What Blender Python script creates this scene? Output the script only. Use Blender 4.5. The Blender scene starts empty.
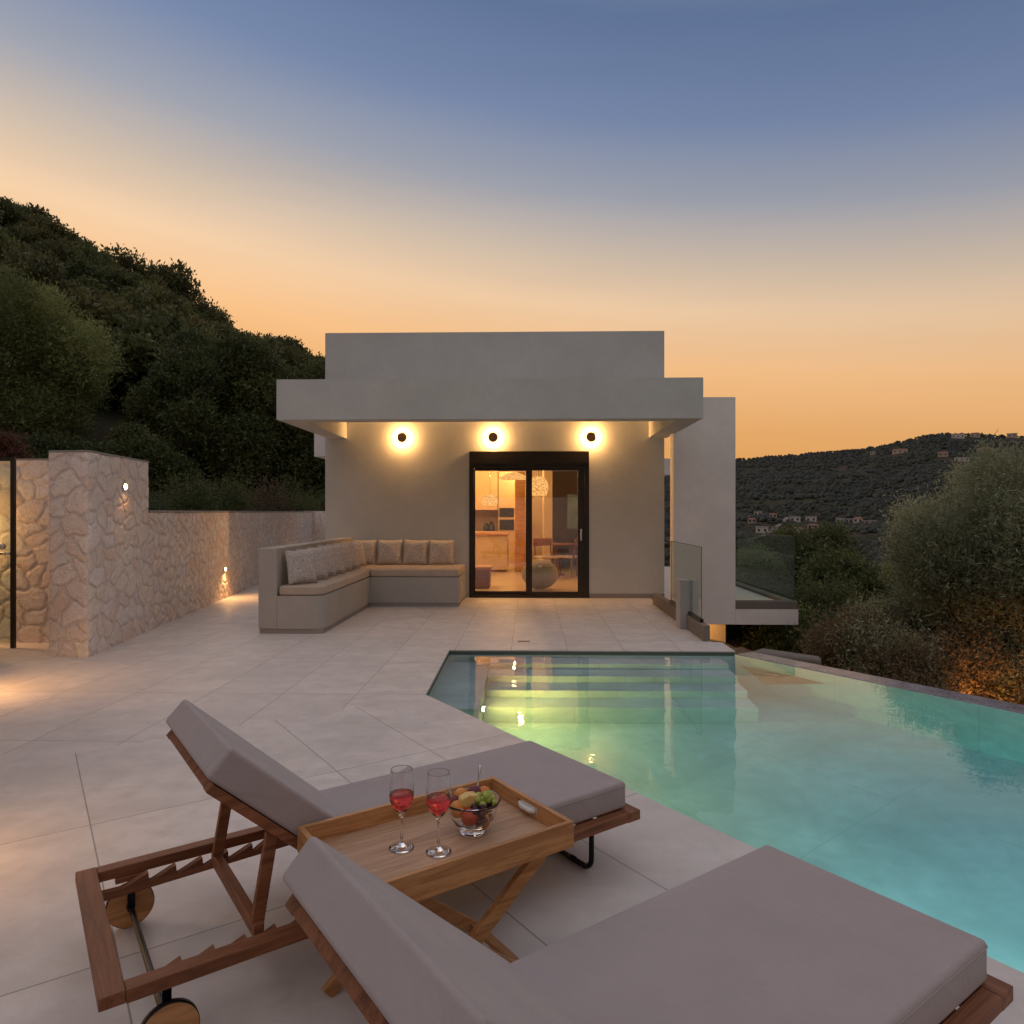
import bpy, math, random
import numpy as np
from mathutils import Vector, Matrix

random.seed(7)
RNG = np.random.default_rng(11)
scene = bpy.context.scene
COL = scene.collection
PI = math.pi
R = math.radians

# ------------------------------------------------------------------ helpers
def lin(r, g, b):
    return tuple(((c/255)/12.92 if c/255 <= .04045 else ((c/255+.055)/1.055)**2.4) for c in (r, g, b)) + (1,)

class MB:
    """collects shapes and links them as one mesh object"""
    def __init__(s, xf=None):
        s.v = []; s.f = []; s.xf = xf; s.mi = []; s.cur = 0
    def add(s, vs, fs, m=None):
        n = len(s.v)
        for p in vs:
            p = Vector(p)
            if m is not None: p = m @ p
            if s.xf is not None: p = s.xf @ p
            s.v.append(tuple(p))
        for f in fs:
            s.f.append(tuple(i+n for i in f)); s.mi.append(s.cur)
        return s
    def box(s, x0, x1, y0, y1, z0, z1, m=None):
        vs = [(x0,y0,z0),(x1,y0,z0),(x1,y1,z0),(x0,y1,z0),(x0,y0,z1),(x1,y0,z1),(x1,y1,z1),(x0,y1,z1)]
        return s.add(vs, [(0,3,2,1),(4,5,6,7),(0,1,5,4),(1,2,6,5),(2,3,7,6),(3,0,4,7)], m)
    def prism(s, pts, z0, z1, m=None):
        n = len(pts)
        a = sum(pts[i][0]*pts[(i+1)%n][1]-pts[(i+1)%n][0]*pts[i][1] for i in range(n))
        if a < 0: pts = pts[::-1]
        vs = [(p[0],p[1],z0) for p in pts]+[(p[0],p[1],z1) for p in pts]
        fs = [tuple(range(n-1,-1,-1)), tuple(range(n,2*n))]+[(i,(i+1)%n,n+(i+1)%n,n+i) for i in range(n)]
        return s.add(vs, fs, m)
    def beam(s, a, b, w, t, up=(0,0,1)):
        """rectangular bar from a to b, w across, t along 'up'"""
        a = Vector(a); b = Vector(b); d = (b-a); L = d.length; d.normalize()
        up = Vector(up); sd = d.cross(up)
        if sd.length < 1e-5: sd = d.cross(Vector((1,0,0)))
        sd.normalize(); u = sd.cross(d).normalized()
        vs = []
        for q in (a, b):
            for i, j in ((-1,-1),(1,-1),(1,1),(-1,1)):
                vs.append(q+sd*(i*w/2)+u*(j*t/2))
        return s.add(vs, [(0,1,2,3),(7,6,5,4),(0,4,5,1),(1,5,6,2),(2,6,7,3),(3,7,4,0)])
    def tube(s, pts, rad, n=10, cap=True):
        pts = [Vector(p) for p in pts]; k = len(pts)
        rads = rad if isinstance(rad, (list, tuple)) else [rad]*k
        vs = []; prev = None
        for i, p in enumerate(pts):
            d = (pts[min(i+1,k-1)]-pts[max(i-1,0)]).normalized()
            if prev is None:
                a = d.cross(Vector((0,0,1)))
                if a.length < .1: a = d.cross(Vector((1,0,0)))
            else:
                a = prev-d*prev.dot(d)
            a.normalize(); prev = a; b = d.cross(a)
            for j in range(n):
                t = 2*PI*j/n
                vs.append(p+(a*math.cos(t)+b*math.sin(t))*rads[i])
        fs = [(i*n+j, i*n+(j+1)%n, (i+1)*n+(j+1)%n, (i+1)*n+j) for i in range(k-1) for j in range(n)]
        if cap: fs += [tuple(range(n-1,-1,-1)), tuple((k-1)*n+j for j in range(n))]
        return s.add(vs, fs)
    def lathe(s, prof, n=32, c=(0,0,0), m=None):
        """prof: list of (r,z); closed at r=0 ends"""
        vs = []; idx = []
        for r, z in prof:
            if r < 1e-6:
                idx.append([len(vs)]*n); vs.append((c[0],c[1],c[2]+z))
            else:
                idx.append(list(range(len(vs), len(vs)+n)))
                vs += [(c[0]+r*math.cos(2*PI*j/n), c[1]+r*math.sin(2*PI*j/n), c[2]+z) for j in range(n)]
        fs = []
        for i in range(len(prof)-1):
            for j in range(n):
                q = [idx[i][j], idx[i][(j+1)%n], idx[i+1][(j+1)%n], idx[i+1][j]]
                o = []
                for t in q:
                    if t not in o: o.append(t)
                if len(o) > 2: fs.append(tuple(o))
        return s.add(vs, fs, m)
    def sphere(s, c, r, nu=14, nv=9, sc=(1,1,1), jit=0):
        vs = [(c[0],c[1],c[2]-r*sc[2])]
        for i in range(1, nv):
            ph = -PI/2+PI*i/nv
            for j in range(nu):
                t = 2*PI*j/nu; k = 1+random.uniform(-jit, jit)
                vs.append((c[0]+r*k*sc[0]*math.cos(ph)*math.cos(t), c[1]+r*k*sc[1]*math.cos(ph)*math.sin(t), c[2]+r*k*sc[2]*math.sin(ph)))
        vs.append((c[0],c[1],c[2]+r*sc[2]))
        fs = [(0, 1+(j+1)%nu, 1+j) for j in range(nu)]
        for i in range(nv-2):
            for j in range(nu):
                a = 1+i*nu
                fs.append((a+j, a+(j+1)%nu, a+nu+(j+1)%nu, a+nu+j))
        a = 1+(nv-2)*nu; t = len(vs)-1
        fs += [(a+j, a+(j+1)%nu, t) for j in range(nu)]
        return s.add(vs, fs)
    def build(s, name, mat, parent=None, smooth=False, bevel=0, seg=2, loc=None, smooth_angle=None):
        me = bpy.data.meshes.new(name)
        me.from_pydata(s.v, [], s.f); me.update()
        o = bpy.data.objects.new(name, me); COL.objects.link(o)
        for m in (mat if isinstance(mat, (list, tuple)) else [mat]): me.materials.append(m)
        if isinstance(mat, (list, tuple)): me.polygons.foreach_set('material_index', s.mi)
        if smooth or bevel: me.polygons.foreach_set('use_smooth', [True]*len(me.polygons))
        if bevel:
            b = o.modifiers.new('bevel', 'BEVEL'); b.width = bevel; b.segments = seg; b.limit_method = 'ANGLE'; b.angle_limit = R(35); b.harden_normals = True
        elif smooth_angle:
            pass
        if parent is not None: o.parent = parent
        if loc is not None: o.location = loc
        return o

def tag(o, label=None, cat=None, group=None, kind=None):
    if label: o['label'] = label
    if cat: o['category'] = cat
    if group: o['group'] = group
    if kind: o['kind'] = kind
    return o

def empty(name, label, cat, loc=(0,0,0), rz=0, group=None):
    o = bpy.data.objects.new(name, None); COL.objects.link(o)
    o.location = loc; o.rotation_euler = (0,0,rz); o.empty_display_size = .1
    return tag(o, label, cat, group)

def copy_tree(o, parent=None):
    c = o.copy(); COL.objects.link(c); c.parent = parent
    for ch in [k for k in o.children]: copy_tree(ch, c)
    return c

def np_mesh(name, verts, faces4, mat, parent=None, attrs=None, smooth=False):
    me = bpy.data.meshes.new(name)
    nv = len(verts); nf, k = faces4.shape
    me.vertices.add(nv); me.vertices.foreach_set('co', verts.astype(np.float32).ravel())
    me.loops.add(nf*k); me.loops.foreach_set('vertex_index', faces4.astype(np.int32).ravel())
    me.polygons.add(nf); me.polygons.foreach_set('loop_start', (np.arange(nf)*k).astype(np.int32))
    try: me.polygons.foreach_set('loop_total', np.full(nf, k, np.int32))
    except Exception: pass
    if smooth: me.polygons.foreach_set('use_smooth', np.ones(nf, bool))
    me.update(calc_edges=True)
    for an, (dom, typ, data) in (attrs or {}).items():
        a = me.attributes.new(an, typ, dom)
        a.data.foreach_set('value' if typ == 'FLOAT' else 'color', data.astype(np.float32).ravel())
    if mat is not None: me.materials.append(mat)
    o = bpy.data.objects.new(name, me); COL.objects.link(o)
    if parent is not None: o.parent = parent
    return o

# ------------------------------------------------------------------ materials
class NT:
    def __init__(s, name):
        s.mat = bpy.data.materials.new(name); s.mat.use_nodes = True
        s.t = s.mat.node_tree; s.n = s.t.nodes; s.L = s.t.links
        s.n.clear()
        s.out = s.n.new('ShaderNodeOutputMaterial')
    def node(s, typ, **kw):
        n = s.n.new(typ)
        for k, v in kw.items():
            if k.startswith('_'): setattr(n, k[1:], v)
        return n
    def put(s, sock, v):
        if hasattr(v, 'default_value') or isinstance(v, bpy.types.NodeSocket): s.L.new(v, sock)
        else: sock.default_value = v
    def coord(s, kind='Object'):
        return s.n.new('ShaderNodeTexCoord').outputs[kind]
    def math(s, op, a, b=None, c=None, clamp=False):
        n = s.n.new('ShaderNodeMath'); n.operation = op; n.use_clamp = clamp
        s.put(n.inputs[0], a)
        if b is not None: s.put(n.inputs[1], b)
        if c is not None: s.put(n.inputs[2], c)
        return n.outputs[0]
    def sep(s, v):
        n = s.n.new('ShaderNodeSeparateXYZ'); s.put(n.inputs[0], v); return n.outputs
    def comb(s, x, y, z=0.):
        n = s.n.new('ShaderNodeCombineXYZ')
        for i, q in enumerate((x, y, z)): s.put(n.inputs[i], q)
        return n.outputs[0]
    def scale(s, v, sc):
        n = s.n.new('ShaderNodeVectorMath'); n.operation = 'MULTIPLY'; s.put(n.inputs[0], v); n.inputs[1].default_value = sc
        return n.outputs[0]
    def noise(s, v, sc, det=4, rough=.5, dist=0):
        n = s.n.new('ShaderNodeTexNoise'); s.put(n.inputs['Vector'], v)
        n.inputs['Scale'].default_value = sc; n.inputs['Detail'].default_value = det
        n.inputs['Roughness'].default_value = rough; n.inputs['Distortion'].default_value = dist
        return n.outputs[0]
    def white(s, v):
        n = s.n.new('ShaderNodeTexWhiteNoise'); n.noise_dimensions = '3D'; s.put(n.inputs['Vector'], v); return n.outputs['Value']
    def ramp(s, fac, stops, interp='LINEAR'):
        n = s.n.new('ShaderNodeValToRGB'); n.color_ramp.interpolation = interp
        e = n.color_ramp.elements
        while len(e) > 1: e.remove(e[-1])
        e[0].position = stops[0][0]; e[0].color = stops[0][1]
        for p, c in stops[1:]:
            k = e.new(p); k.color = c
        s.put(n.inputs[0], fac); return n.outputs[0]
    def mix(s, f, a, b, blend='MIX'):
        n = s.n.new('ShaderNodeMix'); n.data_type = 'RGBA'; n.blend_type = blend; n.clamp_factor = True
        s.put(n.inputs['Factor'], f)
        for k, v in ((6, a), (7, b)):
            s.put(n.inputs[k], v)
        return n.outputs[2]
    def maprange(s, v, a, b, c, d):
        n = s.n.new('ShaderNodeMapRange'); s.put(n.inputs[0], v)
        for i, q in enumerate((a, b, c, d)): n.inputs[i+1].default_value = q
        return n.outputs[0]
    def bump(s, h, strength=.3, dist=.01, nrm=None):
        n = s.n.new('ShaderNodeBump'); n.inputs['Strength'].default_value = strength; n.inputs['Distance'].default_value = dist
        s.put(n.inputs['Height'], h)
        if nrm is not None: s.put(n.inputs['Normal'], nrm)
        return n.outputs[0]
    def attr(s, name):
        n = s.n.new('ShaderNodeAttribute'); n.attribute_name = name; return n.outputs
    def pbr(s, col, rough=.6, metal=0, normal=None, spec=.5, trans=0, ior=1.45, emit=None, estr=0, subs=0, coat=0, sheen=0):
        b = s.n.new('ShaderNodeBsdfPrincipled')
        s.put(b.inputs['Base Color'], col); s.put(b.inputs['Roughness'], rough); s.put(b.inputs['Metallic'], metal)
        b.inputs['Specular IOR Level'].default_value = spec; b.inputs['Transmission Weight'].default_value = trans
        b.inputs['IOR'].default_value = ior; b.inputs['Coat Weight'].default_value = coat
        b.inputs['Sheen Weight'].default_value = sheen
        if normal is not None: s.put(b.inputs['Normal'], normal)
        if emit is not None: s.put(b.inputs['Emission Color'], emit); b.inputs['Emission Strength'].default_value = estr
        s.L.new(b.outputs[0], s.out.inputs['Surface'])
        return b
    def surf(s, sh): s.L.new(sh, s.out.inputs['Surface']); return s.mat

def C3(c, k): return (min(1, c[0]*k), min(1, c[1]*k), min(1, c[2]*k), 1)

def plaster(name, col, var=.08, bump=.25, rough=.85, sc=1.0):
    m = NT(name); v = m.coord()
    n1 = m.noise(v, 1.3*sc, 5, .6); n2 = m.noise(v, 9*sc, 4, .6); n3 = m.noise(v, 120*sc, 3, .6)
    c = m.mix(m.maprange(n1, .3, .7, 0, 1), C3(col, 1-var), C3(col, 1+var))
    c = m.mix(m.maprange(n2, .35, .7, 0, .35), c, C3(col, 1-var*1.6))
    h = m.math('ADD', m.math('MULTIPLY', n2, .6), m.math('MULTIPLY', n3, .25))
    m.pbr(c, rough, normal=m.bump(h, bump, .006), spec=.3)
    return m.mat

def flat(name, col, rough=.5, metal=0, bump=0, bsc=200, spec=.5, var=.05):
    m = NT(name); v = m.coord()
    n = m.noise(v, 6, 3)
    c = m.mix(m.maprange(n, .3, .7, 0, 1), C3(col, 1-var), C3(col, 1+var))
    nr = m.bump(m.noise(v, bsc, 2), bump, .002) if bump else None
    m.pbr(c, rough, metal, nr, spec)
    return m.mat

def wood(name, c_dark, c_light, axis=0, rough=.45, sc=1.0):
    m = NT(name); v = m.coord()
    k = [14*sc]*3; k[axis] = 1.1*sc
    vv = m.scale(v, tuple(k))
    n1 = m.noise(vv, 2.2, 6, .65, 1.2)
    k2 = [90*sc]*3; k2[axis] = 4*sc
    n2 = m.noise(m.scale(v, tuple(k2)), 2.0, 4, .7, .3)
    n3 = m.noise(v, 3.0, 2)
    f = m.math('ADD', m.math('MULTIPLY', n1, .75), m.math('MULTIPLY', n2, .25))
    c = m.ramp(f, [(.30, c_dark), (.47, C3([(a+b)/2 for a, b in zip(c_dark, c_light)], 1)), (.56, c_light), (.68, C3(c_light, .82))])
    c = m.mix(m.maprange(n3, .35, .7, 0, .35), c, C3(c_dark, .8))
    rg = m.maprange(n2, .3, .7, rough-.06, rough+.12)
    m.pbr(c, rg, normal=m.bump(n2, .25, .0015), spec=.35)
    return m.mat

def leafmat(name, c_dark, c_light, trans=.35, rough=.55):
    m = NT(name); a = m.attr('tint')
    c = m.ramp(a['Fac'], [(0, c_dark), (.5, C3([(x+y)/2 for x, y in zip(c_dark, c_light)], 1)), (1, c_light)])
    if name == 'hill_leaf':     # every tree of the slope has its own tone
        oi = m.n.new('ShaderNodeObjectInfo'); rv = oi.outputs['Random']
        hue = m.mix(rv, (.55, .62, .45, 1), (1.75, 1.55, 1.25, 1))
        rv2 = m.math('FRACT', m.math('MULTIPLY', rv, 7.31)); hue = m.mix(m.math('MULTIPLY', rv2, .55), hue, (.75, 1.15, .6, 1))
        mm_ = m.n.new('ShaderNodeVectorMath'); mm_.operation = 'MULTIPLY'; m.L.new(c, mm_.inputs[0]); m.L.new(hue, mm_.inputs[1]); c = mm_.outputs[0]
    p = m.n.new('ShaderNodeBsdfPrincipled'); m.put(p.inputs['Base Color'], c); p.inputs['Roughness'].default_value = rough
    p.inputs['Specular IOR Level'].default_value = .3
    t = m.n.new('ShaderNodeBsdfTranslucent'); m.put(t.inputs[0], c)
    x = m.n.new('ShaderNodeMixShader'); x.inputs[0].default_value = trans
    m.L.new(p.outputs[0], x.inputs[1]); m.L.new(t.outputs[0], x.inputs[2])
    return m.surf(x.outputs[0])

def emit(name, col, st):
    m = NT(name); e = m.n.new('ShaderNodeEmission'); e.inputs[0].default_value = col; e.inputs[1].default_value = st
    return m.surf(e.outputs[0])

def paneglass(name, ior=1.5, tint=(.95,.97,.96,1), rough=0.0):
    """thin architectural pane: see-through with fresnel reflection"""
    m = NT(name)
    f0 = ((ior-1)/(ior+1))**2
    ge = m.n.new('ShaderNodeNewGeometry'); dt_ = m.n.new('ShaderNodeVectorMath'); dt_.operation = 'DOT_PRODUCT'
    m.L.new(ge.outputs['Incoming'], dt_.inputs[0]); m.L.new(ge.outputs['Normal'], dt_.inputs[1])
    cs = m.math('SUBTRACT', 1., m.math('ABSOLUTE', dt_.outputs['Value']), clamp=True)
    f = m.math('ADD', f0, m.math('MULTIPLY', m.math('POWER', cs, 5.), 1-f0))
    t = m.n.new('ShaderNodeBsdfTransparent'); t.inputs[0].default_value = tint
    g = m.n.new('ShaderNodeBsdfGlossy'); g.inputs['Roughness'].default_value = rough
    x = m.n.new('ShaderNodeMixShader'); m.L.new(f, x.inputs[0])
    m.L.new(t.outputs[0], x.inputs[1]); m.L.new(g.outputs[0], x.inputs[2])
    return m.surf(x.outputs[0])

def realglass(name, col=(1,1,1,1), ior=1.45, rough=0):
    m = NT(name); m.pbr(col, rough, trans=1, ior=ior); return m.mat

def tilemat(name, rot, sx, ox, sy, oy, base, extra=None):
    """stone paving with its joints; rot turns world xy into tile axes"""
    m = NT(name); v = m.coord(); s = m.sep(v)
    c, sn = math.cos(rot), math.sin(rot)
    a = m.math('ADD', m.math('MULTIPLY', s[0], c), m.math('MULTIPLY', s[1], sn))
    b = m.math('ADD', m.math('MULTIPLY', s[0], -sn), m.math('MULTIPLY', s[1], c))
    def axis(q, sp, off):
        t = m.math('DIVIDE', m.math('SUBTRACT', q, off), sp)
        fl = m.math('FLOOR', t); fr = m.math('SUBTRACT', t, fl)
        d = m.math('MULTIPLY', m.math('MINIMUM', fr, m.math('SUBTRACT', 1., fr)), sp)
        return fl, d
    fa, da = axis(a, sx, ox); fb, db = axis(b, sy, oy)
    d = m.math('MINIMUM', da, db)
    if extra is not None:
        d = m.math('MINIMUM', d, m.math('ABSOLUTE', m.math('SUBTRACT', a, extra)))
    joint = m.math('LESS_THAN', d, .003)
    edge = m.maprange(d, .002, .02, .35, 0)
    tid = m.comb(fa, fb, 3.)
    w = m.white(tid)
    # shift the cloud pattern from tile to tile
    vv = m.n.new('ShaderNodeVectorMath'); vv.operation = 'MULTIPLY_ADD'
    m.put(vv.inputs[0], m.comb(w, w, w)); vv.inputs[1].default_value = (9, 7, 5); m.put(vv.inputs[2], v)
    n1 = m.noise(m.scale(vv.outputs[0], (1, 1.8, 1)), 1.6, 6, .62, .4); n2 = m.noise(vv.outputs[0], 7, 5, .6, .3); n3 = m.noise(v, 90, 3, .6)
    n0 = m.noise(v, .45, 3, .5)
    col = m.mix(m.maprange(n1, .3, .7, 0, 1), C3(base, .82), C3(base, 1.14))
    col = m.mix(m.maprange(n2, .42, .72, 0, .6), col, C3(base, .74))
    col = m.mix(m.maprange(n3, .5, .75, 0, .3), col, C3(base, .7))
    col = m.mix(m.maprange(n0, .35, .65, 0, .25), col, C3((base[0]*1.02, base[1]*.9, base[2]*.84), 1))
    col = m.mix(m.maprange(w, 0, 1, 0, .22), col, C3(base, .8))
    col = m.mix(m.math('MULTIPLY', joint, .8), col, C3(base, .32))
    rg = m.maprange(n2, .3, .7, .38, .58)
    h = m.math('SUBTRACT', m.math('ADD', m.math('MULTIPLY', n2, .25), m.math('MULTIPLY', n3, .1)), m.math('MULTIPLY', joint, 1.0))
    m.pbr(col, rg, normal=m.bump(h, .35, .0025), spec=.35)
    return m.mat

M = {}
M['wall'] = plaster('house_plaster', (.57, .575, .55))
M['wall_in'] = plaster('inner_plaster', (.62, .52, .40), bump=.1)
M['fin'] = plaster('pale_plaster', (.84, .80, .76))
M['bench'] = plaster('bench_microcement', (.40, .375, .34), bump=.12)
M['coping'] = plaster('grey_brown_coping', (.20, .175, .15), bump=.1)
M['plinth'] = plaster('plinth_strip', (.30, .27, .25), bump=.1)
DECK = (.66, .61, .57)
M['deck_house'] = tilemat('deck_tiles_house', 0, .6, -2.0, 1.2, 5.62, DECK)
M['deck_pool'] = tilemat('deck_tiles_pool', R(36.3), 1.2, .252, 1.2, 5.03, DECK, extra=2.05)
M['frame_dark'] = flat('dark_bronze_aluminium', (.035, .028, .022), .4, .3, spec=.4)
M['black_metal'] = flat('black_metal', (.015, .015, .016), .35, .6)
M['steel'] = flat('brushed_steel', (.6, .58, .55), .25, 1)
M['teak_dark'] = wood('dark_teak_long', (.125, .044, .020, 1), (.31, .125, .057, 1), 0, .5)
M['teak_dark_y'] = wood('dark_teak_cross', (.125, .044, .020, 1), (.31, .125, .057, 1), 1, .5)
M['teak'] = wood('honey_teak_long', (.32, .14, .048, 1), (.60, .31, .13, 1), 0, .38)
M['teak_y'] = wood('honey_teak_cross', (.32, .14, .048, 1), (.60, .31, .13, 1), 1, .38)
M['teak_floor'] = wood('tray_base_teak', (.32, .18, .10, 1), (.56, .35, .21, 1), 0, .4)
M['glass_door'] = paneglass('door_glass', 2.5, (.93, .92, .88, 1))
M['glass_rail'] = paneglass('railing_glass', 1.5, (.72, .82, .76, 1))
M['glass_edge'] = flat('glass_edge', (.05, .10, .085), .15)
M['glass'] = realglass('clear_glass')
M['wine'] = realglass('rose_wine', (.95, .10, .12, 1), 1.34)
M['white'] = flat('white_plastic', (.7, .68, .64), .4)
M['rope'] = flat('white_rope', (.75, .72, .66), .8, bump=.5)

def fabric(name, col, sc=900, var=.05):
    m = NT(name); v = m.coord(); s = m.sep(v)
    wv = m.math('MULTIPLY', m.math('SINE', m.math('MULTIPLY', s[0], sc)), m.math('SINE', m.math('MULTIPLY', s[1], sc)))
    n1 = m.noise(v, 5, 4, .55); n2 = m.noise(v, 260, 2); n3 = m.noise(v, 2.3, 3)
    c = m.mix(m.maprange(n1, .3, .7, 0, 1), C3(col, 1-var), C3(col, 1+var))
    c = m.mix(m.maprange(n2, .3, .7, 0, .25), c, C3(col, .78))
    h = m.math('ADD', m.math('MULTIPLY', n2, .3), m.math('MULTIPLY', wv, .2))
    b1 = m.bump(m.noise(v, 3.4, 4, .55, .8), .55, .03)
    m.pbr(c, .82, normal=m.bump(h, .25, .001, b1), spec=.25, sheen=.15)
    return m.mat
M['cushion'] = fabric('taupe_canvas', (.385, .325, .312))
M['seatpad'] = fabric('beige_canvas', (.47, .38, .30))
def pillowmat():
    m = NT('woven_pillow'); v = m.coord()
    n1 = m.noise(v, 38, 4, .7, .6); n2 = m.noise(m.scale(v, (1, 1, 3)), 90, 3, .6); n3 = m.noise(v, 7, 2)
    c = m.ramp(n1, [(.32, (.20, .185, .19, 1)), (.46, (.40, .36, .33, 1)), (.55, (.60, .54, .48, 1)), (.68, (.28, .25, .26, 1))])
    c = m.mix(m.maprange(n2, .4, .7, 0, .5), c, (.56, .50, .45, 1))
    c = m.mix(m.maprange(n3, .5, .7, 0, .2), c, (.50, .33, .29, 1))
    m.pbr(c, .9, normal=m.bump(n1, .4, .004), spec=.15)
    return m.mat
M['pillow'] = pillowmat()

def stonemat(name, tone=(1,1,1)):
    m = NT(name); a = m.attr('stone'); mo = m.attr('mortar'); v = m.coord()
    n1 = m.noise(v, 9, 5, .65, .5); n2 = m.noise(v, 55, 4, .65); n3 = m.noise(v, 1.2, 3)
    t = lambda r, g, b: (min(r*tone[0]*1.62,.92), min(g*tone[1]*1.62,.88), min(b*tone[2]*1.64,.86), 1)
    c = m.ramp(a['Fac'], [(0, t(.50,.40,.33)), (.2, t(.62,.52,.44)), (.4, t(.50,.43,.38)), (.55, t(.72,.65,.57)), (.7, t(.54,.39,.29)), (.85, t(.66,.57,.49)), (1, t(.48,.38,.33))])
    c = m.mix(m.maprange(n1, .40, .65, 0, .45), c, t(.50,.42,.35))
    c = m.mix(m.maprange(m.noise(v, 22, 5, .7, 1.2), .48, .62, 0, .55), c, t(.36,.28,.22))
    c = m.mix(m.maprange(n1, .58, .75, 0, .6), c, t(.42,.25,.15))
    c = m.mix(m.maprange(n2, .45, .75, 0, .55), c, t(.66,.58,.52))
    mj = m.math('ADD', mo['Fac'], m.math('MULTIPLY', m.math('SUBTRACT', n2, .5), .35))
    c = m.mix(m.ramp(mj, [(0, (1,1,1,1)), (.22, (1,1,1,1)), (.34, (0,0,0,1))]), c, m.mix(n2, t(.44,.375,.33), t(.58,.51,.46)))
    c = m.mix(m.ramp(mj, [(.20, (0,0,0,1)), (.34, (.42,.42,.42,1)), (.40, (.3,.3,.3,1)), (.56, (0,0,0,1))]), c, t(.24,.18,.145))
    c = m.mix(m.maprange(n3, .4, .7, 0, .3), c, t(.34,.28,.25))
    h = m.math('ADD', m.math('MULTIPLY', n2, .6), m.math('MULTIPLY', n1, .7))
    m.pbr(c, .9, normal=m.bump(h, 1.0, .02), spec=.2)
    return m.mat
M['stone'] = stonemat('rubble_stone')

# ------------------------------------------------------------------ camera
H0 = 1.47; FPX = 700.
cam = bpy.data.cameras.new('camera'); co = bpy.data.objects.new('camera', cam); COL.objects.link(co)
cam.sensor_width = 36; cam.lens = FPX/1024*36; cam.clip_end = 8000; cam.clip_start = .05
PSI = math.atan(18/FPX)
co.location = (0, 0, H0); co.rotation_euler = (R(90), 0, PSI)
scene.camera = co

def ray(px, py):
    xc = (px-512)/FPX; yc = (512-py)/FPX
    return Vector((xc*math.cos(PSI)-math.sin(PSI), math.cos(PSI)+xc*math.sin(PSI), yc))

# ------------------------------------------------------------------ world (dusk sky)
w = bpy.data.worlds.new('World'); scene.world = w; w.use_nodes = True
def build_world():
    m = NT.__new__(NT); m.t = w.node_tree; m.n = m.t.nodes; m.L = m.t.links
    m.n.clear(); out = m.n.new('ShaderNodeOutputWorld'); bg = m.n.new('ShaderNodeBackground')
    g = m.coord('Generated'); s = m.sep(g)
    e = m.math('ADD', s[2], m.math('MULTIPLY', s[0], .12))
    front = m.ramp(e, [(0, lin(224,152,78)), (.07, lin(228,160,86)), (.14, lin(236,174,108)), (.22, lin(247,193,137)), (.29, lin(240,204,166)),
                       (.35, lin(208,189,170)), (.42, lin(160,163,174)), (.50, lin(119,136,170)), (.586, lin(98,118,154)), (.70, lin(128,144,172)), (1, lin(206,202,208))])
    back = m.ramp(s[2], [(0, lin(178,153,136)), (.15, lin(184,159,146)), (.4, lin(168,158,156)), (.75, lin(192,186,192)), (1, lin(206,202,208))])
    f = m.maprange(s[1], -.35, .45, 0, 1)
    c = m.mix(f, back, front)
    # the west side of the sky carries the brighter afterglow
    k = m.maprange(s[0], -.7, .7, 1.07, .88)
    k = m.math('MULTIPLY', k, m.maprange(m.noise(m.scale(g, (1.2, 1.2, 9)), 1.6, 4, .55, .3), .3, .7, .975, 1.025))
    n = m.n.new('ShaderNodeVectorMath'); n.operation = 'SCALE'; m.put(n.inputs[0], c); m.put(n.inputs['Scale'], k)
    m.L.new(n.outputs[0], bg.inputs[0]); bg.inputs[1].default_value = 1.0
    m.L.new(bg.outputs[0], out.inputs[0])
build_world()
# the last soft light of the western sky
sd = bpy.data.lights.new('sunset_glow', 'SUN'); sd.energy = .22; sd.angle = R(40); sd.color = (1, .74, .55)
so = bpy.data.objects.new('sunset_glow', sd); COL.objects.link(so)
so.rotation_euler = Vector((.55, -1.0, -.9)).to_track_quat('-Z', 'Y').to_euler()

def lamp(kind, loc, power, col=(1, .62, .30), size=.05, to=None, spot=None, blend=.6, shape='DISK'):
    d = bpy.data.lights.new(kind.lower()+'_lamp_light', kind); d.energy = power; d.color = col
    if kind == 'AREA': d.shape = shape; d.size = size
    else: d.shadow_soft_size = size
    if kind == 'SPOT': d.spot_size = R(spot or 90); d.spot_blend = blend
    o = bpy.data.objects.new(d.name, d); COL.objects.link(o); o.location = loc
    if to is not None: o.rotation_euler = (Vector(to)-Vector(loc)).to_track_quat('-Z', 'Y').to_euler()
    return o

# ------------------------------------------------------------------ pool + decks
TH = R(36.3); U = Vector((math.cos(TH), math.sin(TH), 0)); V = Vector((-math.sin(TH), math.cos(TH), 0))
ZW = -.035; ZB = -1.25
A = (-.86, 7.45); B = (-.84, 5.62)
D = Vector((.585, -.811, 0))
Nn = (B[0]+D.x*8.2, B[1]+D.y*8.2)
Fp = (2.165, 7.45)
D2 = Vector((1.54, -2.17, 0)).normalized()
Ff = (Fp[0]+D2.x*8.6, Fp[1]+D2.y*8.6)
WE = .27   # rim width
O2 = Vector((-D2.y, D2.x, 0))  # outwards of the infinity edge
if O2.x < 0: O2 = -O2

xr = 2.165
deckH = MB(); deckH.prism([B, A, Fp, (xr, 7.95), (2.05, 7.96), (2.05, 12.0), (-3.5, 12.0), (-3.5, 21.6), (-7.4, 21.6), (-7.4, B[1]+(B[0]+7.4)*-.7346)], -.12, 0)
tag(deckH.build('terrace', M['deck_house']), 'grey beige stone tiles laid square to the house', None, None, 'structure')
deckR = MB()
far = (Ff[0]+.3, Ff[1]-.3)
deckR.prism([B, (-7.4, B[1]+(B[0]+7.4)*-.7346), (-7.4, -5), (9, -5), (9, Ff[1]-.6), Ff, Nn], -.12, 0)
tag(deckR.build('pool_deck', M['deck_pool']), 'grey beige stone tiles laid along the slanting pool edge', None, None, 'structure')

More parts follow.
